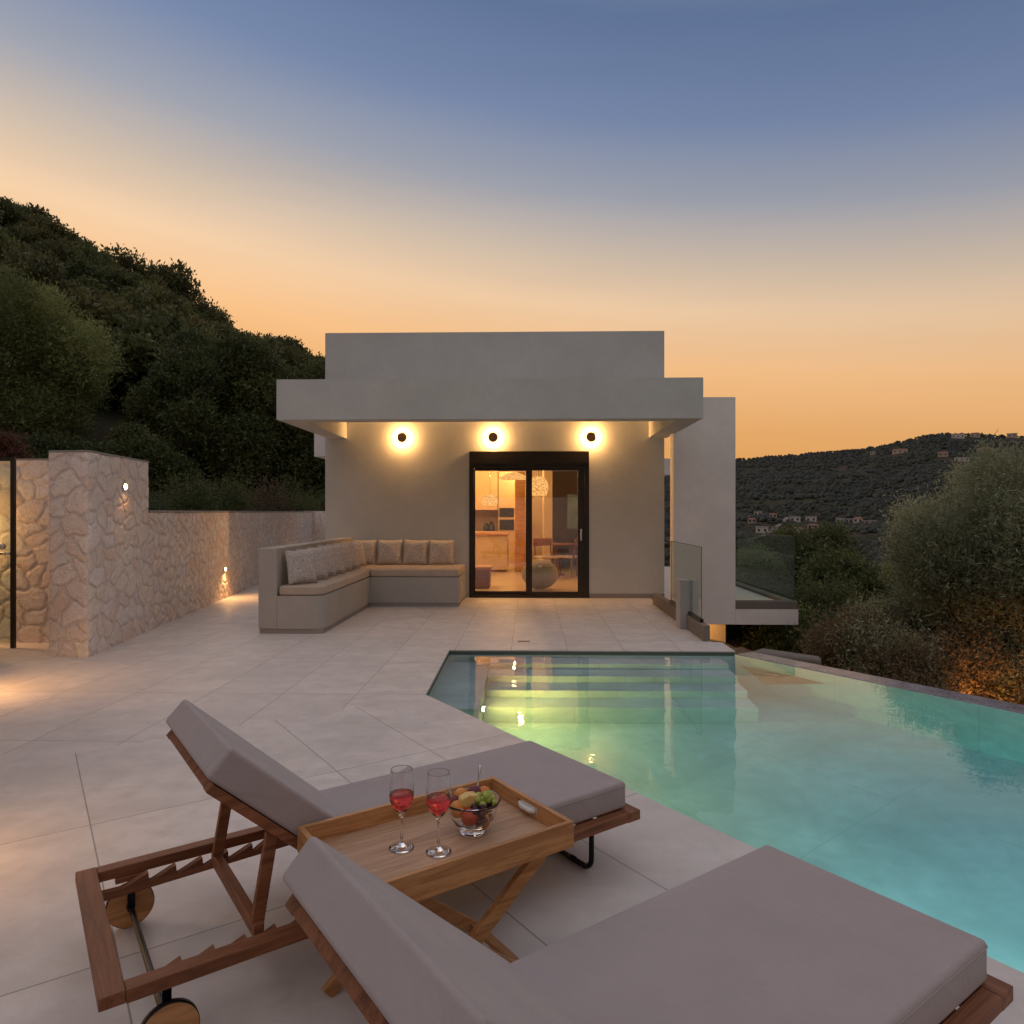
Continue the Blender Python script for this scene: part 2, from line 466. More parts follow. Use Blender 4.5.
# base under the decks
bs = MB()
bs.prism([(xr, 7.44), (xr, 12.0), (-3.5, 12.0), (-3.5, 21.6), (-7.4, 21.6), (-7.4, -5), (9, -5), (9, Ff[1]-.6), (Ff[0], Ff[1]-.5), (Nn[0]-.1, Nn[1]-.5), (B[0]-.25, B[1]-.1), (A[0]-.25, A[1]+.25), (xr-.02, A[1]+.25)], -3.2, -.122)
tag(bs.build('terrace_base', M['plinth']), kind='structure')

def poolmat():
    m = NT('pool_stone'); v = m.coord(); s = m.sep(v)
    c0, s0 = math.cos(TH), math.sin(TH)
    a = m.math('ADD', m.math('MULTIPLY', s[0], c0), m.math('MULTIPLY', s[1], s0))
    b = m.math('ADD', m.math('MULTIPLY', s[0], -s0), m.math('MULTIPLY', s[1], c0))
    def ax(q, sp):
        t = m.math('DIVIDE', q, sp); fr = m.math('FRACT', t)
        return m.math('MULTIPLY', m.math('MINIMUM', fr, m.math('SUBTRACT', 1., fr)), sp)
    j = m.math('LESS_THAN', m.math('MINIMUM', ax(a, 1.2), ax(b, 1.2)), .004)
    n1 = m.noise(v, 1.4, 6, .6, .5); n2 = m.noise(v, 8, 4)
    base = (.74, .79, .80)
    c = m.mix(m.maprange(n1, .3, .7, 0, 1), C3(base, .78), C3(base, 1.15))
    c = m.mix(m.maprange(n2, .4, .7, 0, .35), c, C3(base, .75))
    c = m.mix(m.math('MULTIPLY', j, .28), c, C3(base, .5))
    m.pbr(c, .6, spec=.2)
    return m.mat
M['pool'] = poolmat()
pool = [B, A, Fp, Ff, Nn]
pb = MB()
# floor
pb.prism([(B[0]-.2, B[1]), (A[0]-.2, A[1]+.2), (Fp[0]+.1, Fp[1]+.2), (Ff[0]+.2, Ff[1]), (Nn[0], Nn[1]-.3)], ZB-.2, ZB)
def wallseg(p, q, z0, z1, th, out):
    p = Vector((p[0], p[1], 0)); q = Vector((q[0], q[1], 0)); o = Vector(out).normalized()*th
    pb.prism([tuple(p)[:2], tuple(q)[:2], tuple(q+o)[:2], tuple(p+o)[:2]], z0, z1)
outN = (-D.y*-1*-1, D.x, 0)
nrm_near = Vector((D.y, -D.x, 0))
if nrm_near.x > 0: nrm_near = -nrm_near
ZT = -.1215
wallseg((A[0], A[1]+.2), (B[0], B[1]-.03), ZB-.2, ZT, .2, (-1, 0, 0))
wallseg(A, Fp, ZB-.2, ZT, .2, (0, 1, 0))
wallseg(B, Nn, ZB-.2, ZT, .2, nrm_near)
wallseg(Ff, Nn, ZB-.2, ZT, .2, (-1, -2, 0)) if False else None
tag(pb.build('pool_basin', M['pool']), kind='structure')
# steps down into the pool
st = MB()
for k in range(4):
    st.box(-.42, 2.02, 7.449-.30*(k+1), 7.449-.30*k, ZB+.001, -.22-.21*k)
tag(st.build('pool_steps', M['pool'], bevel=.01), kind='structure')
lg = MB(); lg.box(A[0]-.01, -.423, 5.74, 7.448, ZB+.001, -.42)
tag(lg.build('pool_ledge', M['pool'], bevel=.01), kind='structure')
# dark waterline band round the stone sides
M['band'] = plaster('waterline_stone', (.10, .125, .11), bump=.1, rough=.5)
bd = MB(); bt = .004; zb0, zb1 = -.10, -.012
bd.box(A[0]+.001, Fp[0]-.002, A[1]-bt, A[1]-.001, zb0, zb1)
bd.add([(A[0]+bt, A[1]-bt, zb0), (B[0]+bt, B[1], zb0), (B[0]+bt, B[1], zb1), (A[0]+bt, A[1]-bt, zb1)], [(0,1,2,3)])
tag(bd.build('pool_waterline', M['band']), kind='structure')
# infinity edge
def rimmat():
    m = NT('wet_stone_rim'); v = m.coord()
    n = m.noise(v, 6, 5, .65, .4); n2 = m.noise(v, 40, 4, .6)
    c = m.ramp(n, [(.3, (.12, .105, .115, 1)), (.5, (.21, .18, .19, 1)), (.7, (.30, .27, .27, 1))])
    m.pbr(c, m.maprange(n2, .3, .7, .15, .5), normal=m.bump(n2, .4, .004), spec=.5)
    return m.mat
M['rim'] = rimmat()
rm = MB()
p = Vector((Fp[0], Fp[1], 0)); q = Vector((Ff[0], Ff[1], 0))
rm.prism([tuple(p+O2*0)[:2], tuple(q)[:2], tuple(q+O2*WE)[:2], tuple(p+O2*WE+Vector((0,0,0)))[:2]], -3.0, ZW+.004)
ri = MB(); ri.prism([tuple(p-O2*.012)[:2], tuple(q-O2*.012)[:2], tuple(q-O2*.001)[:2], tuple(p-O2*.001)[:2]], ZB-.02, ZW-.004); tag(ri.build('pool_inner_wall', M['pool']), kind='structure')
tag(rm.build('pool_rim', M['rim'], bevel=.012), kind='structure')
# catch basin wall end beyond the rim
cb = MB(); cb.prism([(2.40, 7.75), (3.02, 7.38), (3.10, 7.52), (2.62, 7.98)], -.9, -.06)
tag(cb.build('concrete_kerb', M['coping'], bevel=.04, seg=4), 'short round cornered concrete kerb beyond the infinity edge', 'kerb')

# water
def watermat():
    m = NT('pool_water'); v = m.coord()
    n1 = m.noise(v, 2.2, 3, .5); n2 = m.noise(m.scale(v, (1, 1, 1)), 9, 2, .5)
    h = m.math('ADD', m.math('MULTIPLY', n1, 1.), m.math('MULTIPLY', n2, .22))
    nb = m.bump(h, .15, .02)
    b = m.pbr((1, 1, 1, 1), 0, trans=1, ior=1.33, normal=nb)
    a = m.n.new('ShaderNodeVolumeAbsorption'); a.inputs['Color'].default_value = (.04, .72, .81, 1); a.inputs['Density'].default_value = .38
    m.L.new(a.outputs[0], m.out.inputs['Volume'])
    return m.mat
M['water'] = watermat()
wm = MB(); e = .03
# the water body laps a little into the walls all round so no air gap is left
wm.prism([(B[0]-e, B[1]-e*.4), (A[0]-e, A[1]+e), (Fp[0]+.004, Fp[1]+e), (Fp[0]+O2.x*.02+.003, Fp[1]-.0), (Ff[0]+O2.x*.02, Ff[1]+O2.y*.02), (Nn[0]+nrm_near.x*e, Nn[1]+nrm_near.y*e)], ZB-.03, ZW)
tag(wm.build('pool_water', M['water']), kind='structure')

# underwater lamps
M['lamp_warm'] = emit('warm_lens', (1, .68, .28, 1), 26)
M['lamp_pool'] = emit('underwater_lens', (1, .80, .40, 1), 20)
def pool_light(loc, nrm, label, power, col=(1, .58, .12)):
    t = empty('underwater_light', label, 'pool light', loc)
    n = Vector(nrm).normalized(); q = n.to_track_quat('Z', 'Y').to_matrix().to_4x4()
    r = MB(); r.lathe([(.0, 0), (.075, 0), (.075, .012), (.060, .018), (.058, .010), (0, .010)], 24, m=q); r.build('housing', M['steel'], t, smooth=False)
    l = MB(); l.lathe([(0, .0125), (.054, .0125), (.05, .018), (0, .020)], 24, m=q); l.build('lens', M['lamp_pool'], t)
    lamp('AREA', Vector(loc)+n*.03, power, col, .11, Vector(loc)+n*1+Vector((0,0,-.02)))
    return t
pool_light((-.423, 5.96, -.62), (1, -.0, 0), 'round underwater lamp glowing yellow beside the pool steps', 24)
def nearp(t): return Vector((B[0]+D.x*t, B[1]+D.y*t, 0))
nn = -nrm_near
p1 = nearp(1.9); pool_light((p1.x+nn.x*.001, p1.y+nn.y*.001, -.5), nn, 'underwater lamp in the near pool wall behind the lounger foot', 8)
p3 = nearp(4.0); pool_light((p3.x+nn.x*.001, p3.y+nn.y*.001, -.5), nn, 'unseen cool white lamp added to brighten the water, midway along the near pool wall', 20, (.86, .95, .80))  # unseen extra lamp, added to brighten the water across the pool
p2 = nearp(6.4); pool_light((p2.x+nn.x*.001, p2.y+nn.y*.001, -.5), nn, 'underwater lamp low in the near pool wall by the front lounger', 42, (.80, .95, .84))

# ------------------------------------------------------------------ house
FY = 12.0; HX0, HX1 = -3.535, 2.29
RT = 4.56; CX0, CX1 = -3.47, 2.335; CZ0, CZ1 = 2.735, 3.285; CY = 9.50
DX0, DX1, DZ = -1.043, 1.01, 2.51
house = empty('villa', 'flat roofed grey plaster house with deep canopy and lit sliding door', 'house', (0, FY, 0))
house.location = (0,0,0)
def part(mb, name, mat, **k): return mb.build(name, mat, house, **k)
b = MB()
b.box(HX0, DX0, FY, FY+.3, -3, RT); b.box(DX1, HX1, FY, FY+.3, -3, RT)
b.box(DX0, DX1, FY, FY+.3, DZ, RT); b.box(DX0, DX1, FY, FY+.3, -3, -.01)
part(b, 'front_wall', M['wall'])
b = MB(); b.box(HX0, HX0+.3, FY+.3, 21, -3, RT); b.box(HX1-.3, HX1, FY+.3, 21, -3, RT); b.box(HX0+.3, HX1-.3, 20.7, 21, -3, RT)
part(b, 'side_wall', M['wall'])
b = MB(); b.box(HX0+.3, HX1-.3, FY+.3, 20.7, 3.3, 3.5); part(b, 'roof', M['wall'])
# canopy with a dropped rim and a raised soffit
b = MB()
b.box(CX0, CX1, CY, CY+.30, CZ0, CZ1)
b.box(CX0, CX0+.31, CY+.3005, FY-.002, CZ0, CZ1)
b.box(CX1-.31, CX1, CY+.3005, FY-.002, CZ0, CZ1)
b.box(CX0+.3105, CX1-.3105, CY+.3005, FY-.002, 3.10, CZ1-.004)
part(b, 'canopy', M['wall'])
b = MB(); b.box(-4.97, HX0-.002, 16.0, 18.5, 2.75, 3.28); part(b, 'rear_canopy', M['fin'])
# plinth strip
b = MB(); b.box(-1.02+.0, DX0-.001, 0, 0, 0, 0) if False else None
b = MB(); b.box(DX1+.01, HX1, FY-.015, FY-.001, .002, .075); part(b, 'skirting', M['plinth'])
# door
b = MB()
b.box(DX0, DX1, FY-.03, FY+.12, 2.29, DZ)
part(b, 'shutter_box', M['frame_dark'], bevel=.006)
dz1 = 2.287
door = MB(); door.box(DX0, DX0+.075, FY-.02, FY+.12, .0, dz1); door.box(DX1-.075, DX1, FY-.02, FY+.12, 0, dz1)
door.box(DX0+.075, DX1-.075, FY-.02, FY+.12, dz1-.05, dz1); door.box(DX0+.075, DX1-.075, FY-.02, FY+.12, .0, .05)
door = part(door, 'door_frame', M['frame_dark'], bevel=.004)
def leaf(x0, x1, y, sl, sr, name='sliding_leaf'):
    f = MB(); f.box(x0, x0+sl, y, y+.045, .052, dz1-.052); f.box(x1-sr, x1, y, y+.045, .052, dz1-.052)
    f.box(x0+sl, x1-sr, y, y+.045, dz1-.052-.055, dz1-.052); f.box(x0+sl, x1-sr, y, y+.045, .052, .105)
    o = f.build(name, M['frame_dark'], house, bevel=.003)
    g = MB(); g.add([(x0+sl-.004, y+.022, .10), (x1-sr+.004, y+.022, .10), (x1-sr+.004, y+.022, dz1-.10), (x0+sl-.004, y+.022, dz1-.10)], [(0,1,2,3)])
    g.build('pane', M['glass_door'], o)
    return o
leaf(DX0+.078, .03, FY+.05, .02, .10)
l2 = leaf(-.05, DX1-.078, FY-.012, .085, .115)
h = MB(); h.box(DX1-.155, DX1-.125, FY-.050, FY-.016, .98, 1.18); h.build('handle', M['steel'], l2, bevel=.005)

# wall lights: dark disc in front of a glowing ring
M['disc'] = flat('brown_disc', (.30, .17, .10), .6)
M['glow'] = emit('lamp_ring', (1, .56, .2, 1), 60)
for i, (x, lb) in enumerate(((-2.19, 'round halo wall lamp above the bench, left of the door'), (-.63, 'round halo wall lamp just above the door head'), (1.04, 'round halo wall lamp at the right end of the door head'))):
    t = empty('wall_lamp', lb, 'wall lamp', (x, FY, 2.745), 0, 'round halo lamps under the canopy')
    m = Matrix.Rotation(R(90), 4, 'X')
    d = MB(); d.lathe([(0, .062), (.078, .062), (.082, .066), (.082, .078), (.078, .082), (0, .082)], 32, m=m); d.build('disc', M['disc'], t)
    g = MB(); g.lathe([(.040, .002), (.064, .002), (.064, .020), (.040, .020), (.040, .002)], 32, m=m); g.build('light_ring', M['glow'], t)
    lamp('POINT', (x, FY-.048, 2.745), 74, (1, .50, .16), .03)

# ------------------------------------------------------------------ interior
IX0, IX1, IY0, IY1, IZ = HX0+.3, HX1-.3, FY+.3, 20.7, 2.75
b = MB(); b.box(IX0, IX1, IY0+.002, IY1, -.15, .01); part(b, 'inner_floor', plaster('inner_floor', (.55, .43, .30), bump=.05, rough=.35))
b = MB(); b.box(IX0, IX1, IY0+.002, IY1, IZ, IZ+.1); part(b, 'ceiling', M['wall_in'])
b = MB(); b.box(IX0+.001, IX0+.02, IY0, IY1, .01, IZ); b.box(IX1-.02, IX1-.001, IY0, IY1, .01, IZ); b.box(IX0+.02, IX1-.02, IY1-.02, IY1-.001, .01, IZ)
b.box(.35, .55, 17.2, IY1-.02, .01, IZ)
part(b, 'inner_wall', M['wall_in'])
def P2(px, Y):   # x position at a depth on the pixel column
    r = ray(px, 512); return r.x/r.y*Y
def PZ(py, Y): return H0+(512-py)/FPX*Y*1.0
# kitchen
KY = 19.6
cabm = plaster('cabinet_cream', (.62, .47, .30), bump=.05, rough=.5)
dkm = flat('oven_black', (.02, .018, .016), .2)
kit = empty('kitchen_cabinets', 'cream wall cabinets and tall oven unit at the back of the lit room', 'cabinets', (0,0,0))
b = MB(); b.box(-2.9, P2(498, KY), KY, IY1-.03, PZ(510, KY), PZ(480, KY)+.7); b.build('wall_cabinet', cabm, kit, bevel=.01)
b = MB(); b.box(P2(498.5, KY), P2(516, KY), KY-.05, IY1-.03, .01, 2.6); tall = b.build('oven_cabinet', cabm, kit, bevel=.01)
b = MB(); b.box(P2(499.5, KY)-.0, P2(514, KY), KY-.07, KY-.052, PZ(517, KY), PZ(508, KY)); b.build('microwave_oven', dkm, kit)
b = MB(); b.box(P2(499.5, KY), P2(514, KY), KY-.07, KY-.052, PZ(530, KY), PZ(519.5, KY)); b.build('oven', dkm, kit)
b = MB(); b.box(-2.9, P2(498, KY), KY-.0, IY1-.03, .01, .93); b.build('base_cabinet', cabm, kit, bevel=.01)
# kettle and jars on the worktop
for px, hh, lb in ((486, .22, 'dark coffee pot on the kitchen worktop, left of the jar'), (491, .26, 'black jar standing beside the ovens on the worktop')):
    b = MB(); b.lathe([(0,0), (.09,0), (.10,.05), (.07,hh*.8), (.05,hh*.82), (.05,hh), (0,hh)], 14, (P2(px, KY), KY+.25, .932))
    tag(b.build('coffee_pot' if px == 486 else 'storage_jar', dkm, smooth=True), lb, 'kitchenware')
# island
IYi = 17.0
isl = empty('kitchen_island', 'cream kitchen island with honey worktop behind the left door leaf', 'kitchen island', (0,0,0))
b = MB(); b.box(-2.6, P2(507.5, IYi), IYi, IYi+.9, .06, .90); b.build('base', cabm, isl, bevel=.01)
b = MB(); b.box(-2.65, P2(508.5, IYi), IYi-.05, IYi+.95, .902, .95); b.build('worktop', M['teak'], isl, bevel=.005)
b = MB(); b.box(-2.6, P2(507, IYi)-.05, IYi+.05, IYi+.85, .01, .058); b.build('plinth', M['teak_dark'], isl)
# wooden door panel to the right of ovens
b = MB(); b.box(P2(515, 17.15), P2(525, 17.15), 17.1, 17.25, .012, 2.45); tag(b.build('wood_partition', M['teak'], bevel=.01), 'tall honey wood panel beside the ovens in the lit room', 'partition')
# pendants
def woven(name, c):
    m = NT(name); v = m.coord(); n = m.maprange(m.noise(m.scale(v, (1,1,2.2)), 26, 3), .38, .62, 0, 1)
    e_ = m.n.new('ShaderNodeEmission'); m.put(e_.inputs[0], m.mix(n, (.62,.22,.04,1), (1,.58,.20,1))); e_.inputs[1].default_value = c
    return m.surf(e_.outputs[0])
M['shade'] = woven('woven_lit_shade', 1.5)
M['bulb'] = emit('warm_bulb', (1, .75, .40, 1), 14)
def pendant(loc, r, hgt, label, kind='dome'):
    t = empty('pendant_lamp', label, 'pendant lamp', (loc[0], loc[1], IZ))
    zz = loc[2]-IZ
    s = MB()
    if kind == 'dome': s.lathe([(.02, zz+hgt/2), (r*.6, zz+hgt*.46), (r*.95, zz+hgt*.15), (r, zz-hgt*.15), (r*.8, zz-hgt*.5), (r*.78, zz-hgt*.49), (r*.97, zz-hgt*.15), (r*.92, zz+hgt*.14), (r*.58, zz+hgt*.44), (.02, zz+hgt*.47)], 24)
    else: s.lathe([(.04, zz+hgt/2), (r*.5, zz+hgt*.2), (r, zz-hgt*.3), (r*.98, zz-hgt*.36), (r*.5, zz+hgt*.1), (.04, zz+hgt*.38)], 24)
    s.build('lamp_shade', M['shade'], t, smooth=True)
    c = MB(); c.tube([(0,0,0), (0,0,zz+hgt*.45)], .012, 8); c.build('cord', M['steel'], t)
    g = MB(); g.sphere((0,0,zz-.0), .055); g.build('bulb', M['bulb'], t, smooth=True)
pendant((P2(490, 17.4), 17.4, PZ(500, 17.4)), .20, .28, 'small woven pendant glowing over the kitchen island')
pendant((P2(514, 15.6), 15.6, PZ(476, 15.6)), .36, .20, 'wide flat woven pendant near the ceiling behind the door stile', 'disc')
pendant((P2(538, 14.6), 14.6, PZ(486, 14.6)), .22, .40, 'tall woven pendant glowing behind the right door leaf')
def fill_spot(x, y, pw, where):  # unseen ceiling spots, added to light the room
    t = empty('ceiling_fill_spot', 'small unseen ceiling spot added to light the room, '+where, 'fill light', (x, y, IZ))
    b = MB(); b.lathe([(.03, -.001), (.055, -.001), (.055, -.010), (.045, -.014), (.03, -.014)], 20); b.build('ring', M['white'], t)
    b = MB(); b.lathe([(0, -.003), (.0295, -.003), (0, -.006)], 20); b.build('lens', M['lamp_warm'], t)
    lamp('POINT', (x, y, IZ-.10), pw, (1, .55, .20), .04)
for (x_, y_, pw_, wh_) in ((-2.3,14.2,42,'front left'), (-.2,14.2,36,'just inside the door'), (-1.9,16.3,44,'before the island'), (-.4,18.9,44,'by the ovens'), (-2.2,18.6,40,'over the worktop'), (1.5,14.6,16,'at the right wall')):
    fill_spot(x_, y_, pw_*1.9, wh_)
# furniture seen through the glass
b = MB(); b.box(-1.15, P2(491, 13.4), 13.3, 13.9, .36, .42); ctab = empty('low_table', 'dark brown low wooden table just inside the left door leaf', 'table')
b.build('top', M['teak'], ctab, bevel=.01)
b = MB(); b.box(-1.12, P2(489.5, 13.4), 13.34, 13.86, .012, .358); b.build('base', M['teak_dark'], ctab, bevel=.01)
b = MB(); b.sphere((P2(540, 13.1), 13.2, .30), .30, 24, 14, (1.15, 1, .95)); pf = tag(b.build('pouf', flat('pouf_fabric', (.42, .38, .34), .9), smooth=True), 'large grey beige pouf on the floor behind the right door leaf', 'pouf')
def inner_chair(x, y, rz, label):
    t = empty('dining_chair', label, 'chair', (x, y, .01), rz, 'wooden chairs in the lit room')
    b = MB(); b.box(-.22,.22,-.22,.22,.43,.48); b.build('seat', flat('chair_seat_cloth', (.5,.42,.40), .9), t, bevel=.015)
    b = MB(); b.beam((-.19,.23,.42),(-.19,.29,.86),.03,.03); b.beam((.19,.23,.42),(.19,.29,.86),.03,.03); b.box(-.22,.22,.26,.29,.70,.87); b.build('backrest', M['teak_dark'], t, bevel=.006)
    for sx in (-1, 1):
        for sy in (-1, 1):
            b = MB(); b.tube([(sx*.20, sy*.20, 0), (sx*.18, sy*.18, .43)], [.014,.02], 8); b.build('leg', M['teak_dark'], t)
inner_chair(P2(547, 15.5), 15.5, R(20), 'wooden dining chair left of the table behind the right leaf')
inner_chair(P2(566, 15.8), 15.8, R(250), 'wooden dining chair right of the table behind the right leaf')
dt = empty('dining_table', 'small round wooden dining table between two chairs inside', 'table', (P2(556, 16.2), 16.3, .01))
b = MB(); b.lathe([(0,.70),(.42,.70),(.44,.715),(.42,.73),(0,.73)], 28); b.build('top', M['teak_dark'], dt)
b = MB(); b.tube([(0,0,0),(0,0,.70)], [.05,.03], 10); b.lathe([(0,0),(.22,0),(.2,.03),(0,.04)], 20); b.build('pedestal', M['teak_dark'], dt)
b = MB(); b.box(P2(570,15.9), 1.955, 17.0, 17.06, 1.05, 1.9); b.box(P2(570,15.9)+.0, 1.95, 16.97, 16.999, 1.07, 1.88)
tag(b.build('wall_picture', flat('blue_canvas', (.10,.16,.22), .7, var=.3)), 'plain blue grey canvas hanging behind the right door leaf', 'picture')
b = MB(); b.box(.25, 1.2, 16.9, 17.0, .012, .9) if False else None

# ------------------------------------------------------------------ fin wall, balcony
FYY = 11.28
bal = empty('balcony_wing', 'pale plaster fin wall with projecting glazed balcony right of the house', 'balcony', (0,0,0))
b = MB(); b.box(2.30, 3.285, FYY, FYY+.28, -.33, 3.31); b.build('fin_wall', M['fin'], bal, bevel=.006)
b = MB(); b.box(2.30, 4.28, FYY+.281, 19, -.331, -.03); b.box(3.286, 4.28, FYY, FYY+.281, -.331, -.082); b.build('slab', M['fin'], bal, bevel=.004)
b = MB(); b.box(3.287, 4.27, FYY-.002, FYY+.16, -.080, .045); b.box(4.10, 4.27, FYY+.16, 19, -.03, .045); b.build('coping', M['coping'], bal, bevel=.004)
b = MB(); b.box(2.34, 4.10, FYY+.29, 19, -.028, -.005); b.build('balcony_floor', M['deck_house'], bal)
def glass_panel(parent, a, c, z0, z1, th=.014, name='glass_panel'):
    a = Vector(a); c = Vector(c); n = (c-a).cross(Vector((0,0,1))).normalized()*(th/2)
    b = MB(); vs = [a, c]
    b.add([(a.x,a.y,z0),(c.x,c.y,z0),(c.x,c.y,z1),(a.x,a.y,z1)], [(0,1,2,3)])
    o = b.build(name, M['glass_rail'], parent)
    e_ = MB(); t = .006
    e_.beam((a.x,a.y,z1), (c.x,c.y,z1), th, t); e_.beam((a.x,a.y,z0),(a.x,a.y,z1), th, t, (1,0,0)); e_.beam((c.x,c.y,z0),(c.x,c.y,z1), th, t, (1,0,0))
    e_.build('glass_edge', M['glass_edge'], o)
    return o
glass_panel(bal, (3.29, FYY+.05, 0), (4.23, FYY+.05, 0), .045, 1.08)
glass_panel(bal, (4.235, FYY+.06, 0), (4.235, 15.0, 0), .045, 1.08)
glass_panel(bal, (4.235, 15.02, 0), (4.235, 18.9, 0), .045, 1.08)
b = MB(); b.box(2.95, 3.30, 11.9, 12.6, -3.2, -.332); sw = b.build('support_pier', plaster('pier_plaster', (.62,.50,.36)), bal)
b = MB(); b.box(2.292, 3.60, 18.0, 20.0, 2.42, 2.84); b.build('rear_canopy', M['fin'], bal)

# kerb, post and glass screen at the terrace edge
kx0, kx1 = 2.03, 2.24
k = MB(); k.box(1.965, 2.043, 8.0, 11.25, .001, .18); tag(k.build('edge_kerb', M['coping'], bevel=.006), 'low grey brown kerb along the right terrace edge', 'kerb')
pst = MB(); pst.box(1.885, 2.05, 8.86, 9.10, .002, .612)
pst = tag(pst.build('wall_stub', plaster('stub_plaster', (.40,.38,.37)), bevel=.006), 'low grey wall stub straddling the kerb before the glass screen', 'wall')
sc_ = empty('glass_screen', 'frameless clear glass screen standing on the terrace kerb', 'glass screen', (2.004, 9.12, .18))
o = glass_panel(sc_, (0, -.88, 0), (0, .88, 0), .005, .88)
b = MB(); b.box(-.02, .02, -.90, -.27, .0005, .04); b.build('base_channel', M['black_metal'], sc_)
b = MB(); b.box(-.02, .02, -.01, .90, .0005, .04); b.build('base_channel', M['black_metal'], sc_)

# earth bank beyond the pool
def earth():
    n = 26; vs = []; fs = []
    for i in range(n):
        for j in range(n):
            x = 2.2+i/(n-1)*7; y = 6.6+j/(n-1)*8
            z = -.34-.30*max(0, x-3.0)-.05*max(0, y-9)+.06*math.sin(x*3.1+y*1.7)+.05*math.sin(y*4.3-x)+random.uniform(-.02,.02)
            if x < 3.0 and y < 8.5: z = min(z, -.2)
            vs.append((x,y,z-.15))
    fs = [(i*n+j, (i+1)*n+j, (i+1)*n+j+1, i*n+j+1) for i in range(n-1) for j in range(n-1)]
    m = NT('dry_earth'); v = m.coord(); q = m.noise(v, 4, 6, .7); q2 = m.noise(v, 30, 4, .7)
    c = m.ramp(q, [(.3, (.10,.065,.045,1)), (.55, (.22,.15,.105,1)), (.75, (.15,.12,.07,1))])
    m.pbr(c, .95, normal=m.bump(q2, .8, .03), spec=.1)
    M['earth'] = m.mat
    b = MB(); b.add(vs, fs); tag(b.build('earth_bank', m.mat, smooth=True), kind='structure')
earth()

# ------------------------------------------------------------------ built-in bench
bench = empty('corner_bench', 'built-in plastered corner bench with low back wall beside the door', 'bench', (0,0,0))
BX0, BX1, BY0 = -3.28, -2.49, 8.37
b = MB()
b.prism([(BX0, BY0), (-3.055, BY0), (-3.055, FY-.003), (BX0, FY-.003)], .06, 1.03)
b.build('back_wall', M['bench'], bench, bevel=.006)
rr_ = .16
arc = [(BX1-rr_+rr_*math.sin(t), BY0+rr_-rr_*math.cos(t)) for t in [i*PI/2/8 for i in range(9)]]
b = MB(); b.prism([(-3.053, BY0+.0)]+arc+[(BX1, 10.83), (-1.10, 10.83), (-1.10, FY-.017), (-3.053, FY-.017)], .06, .455); b.build('seat_base', M['bench'], bench)
b = MB()
b.prism([(BX0+.012, BY0+.012), (BX1-.04, BY0+.012), (BX1-.012, BY0+.04), (BX1-.012, 10.842), (-1.112, 10.842), (-1.112, FY-.02), (BX0+.012, FY-.02)], .0, .06)
b.build('plinth', M['plinth'], bench)
b = MB(); b.box(-1.099, -1.085, 11.1, 11.18, .22, .34); b.build('socket', M['white'], bench)
arc2 = [(BX1-.01-rr_+rr_*math.sin(t), BY0+.02+rr_-rr_*math.cos(t)) for t in [i*PI/2/8 for i in range(9)]]
b = MB(); b.prism([(-3.04, BY0+.02)]+arc2+[(BX1-.01, 11.0), (BX1-.01, FY-.05), (-3.04, FY-.05)], .457, .575)
tag(b.build('seat_pad', M['seatpad'], bevel=.03, seg=4), 'long beige seat pad on the left run of the corner bench', 'cushion', 'beige bench seat pads')
b = MB(); b.prism([(BX1-.004, 10.84), (-1.11, 10.84), (-1.11, FY-.05), (BX1-.004, FY-.05)], .457, .575)
tag(b.build('seat_pad', M['seatpad'], bevel=.03, seg=4), 'shorter beige seat pad on the bench run against the house wall', 'cushion', 'beige bench seat pads')
def pillow_mesh(s=.44, t=.13, seed=0):
    rnd = np.random.default_rng(seed); n = 15; g = np.linspace(-1, 1, n)
    vs = []
    for side in (1, -1):
        for i in range(n):
            for j in range(n):
                x, z = g[i], g[j]
                pin = 1-.07*(1-x*x)*(abs(z)**3)-.0; pin2 = 1-.07*(1-z*z)*(abs(x)**3)
                th = (max(0, (1-x**4))*max(0, (1-z**4)))**.5
                w_ = .006*math.sin(5*x+seed)*math.cos(4*z+seed*2)
                vs.append((x*pin2*s/2, side*(t/2*th+w_*th), z*pin*s/2))
    q = np.arange(n*n).reshape(n, n); f = []
    for i in range(n-1):
        for j in range(n-1):
            f.append((q[i,j], q[i+1,j], q[i+1,j+1], q[i,j+1])); k_ = n*n
            f.append((k_+q[i,j], k_+q[i,j+1], k_+q[i+1,j+1], k_+q[i+1,j]))
    return vs, f
ORD = ['frontmost', 'second', 'third', 'fourth', 'fifth', 'sixth', 'seventh']
for i in range(7):
    vs, fs = pillow_mesh(.43+.01*(i%2), .14, i)
    b = MB(); b.add(vs, fs); o = b.build('pillow', M['pillow'], smooth=True)
    o.location = (-2.85+random.uniform(-.01,.01), 8.66+i*.43, .575+.212); o.rotation_euler = (R(-8+random.uniform(-3,3)), R(0), R(90+random.uniform(-7,7)))
    o.rotation_euler = (R(-14), R(random.uniform(-3,3)), R(52+random.uniform(-7,7)))
    tag(o, f'woven beige pillow, {ORD[i]} from the front on the left bench run', 'pillow', 'woven pillows on the corner bench')
for i in range(4):
    vs, fs = pillow_mesh(.43, .14, 20+i)
    b = MB(); b.add(vs, fs); o = b.build('pillow', M['pillow'], smooth=True)
    o.location = (P2(363+26.0*i, 11.75), 11.80, .575+.215); o.rotation_euler = (R(-12), R(random.uniform(-2,2)), R(random.uniform(-5,5)))
    tag(o, f'woven beige pillow against the house wall, {["leftmost","second from left","third from left","rightmost, nearest the door"][i]}', 'pillow', 'woven pillows on the corner bench')

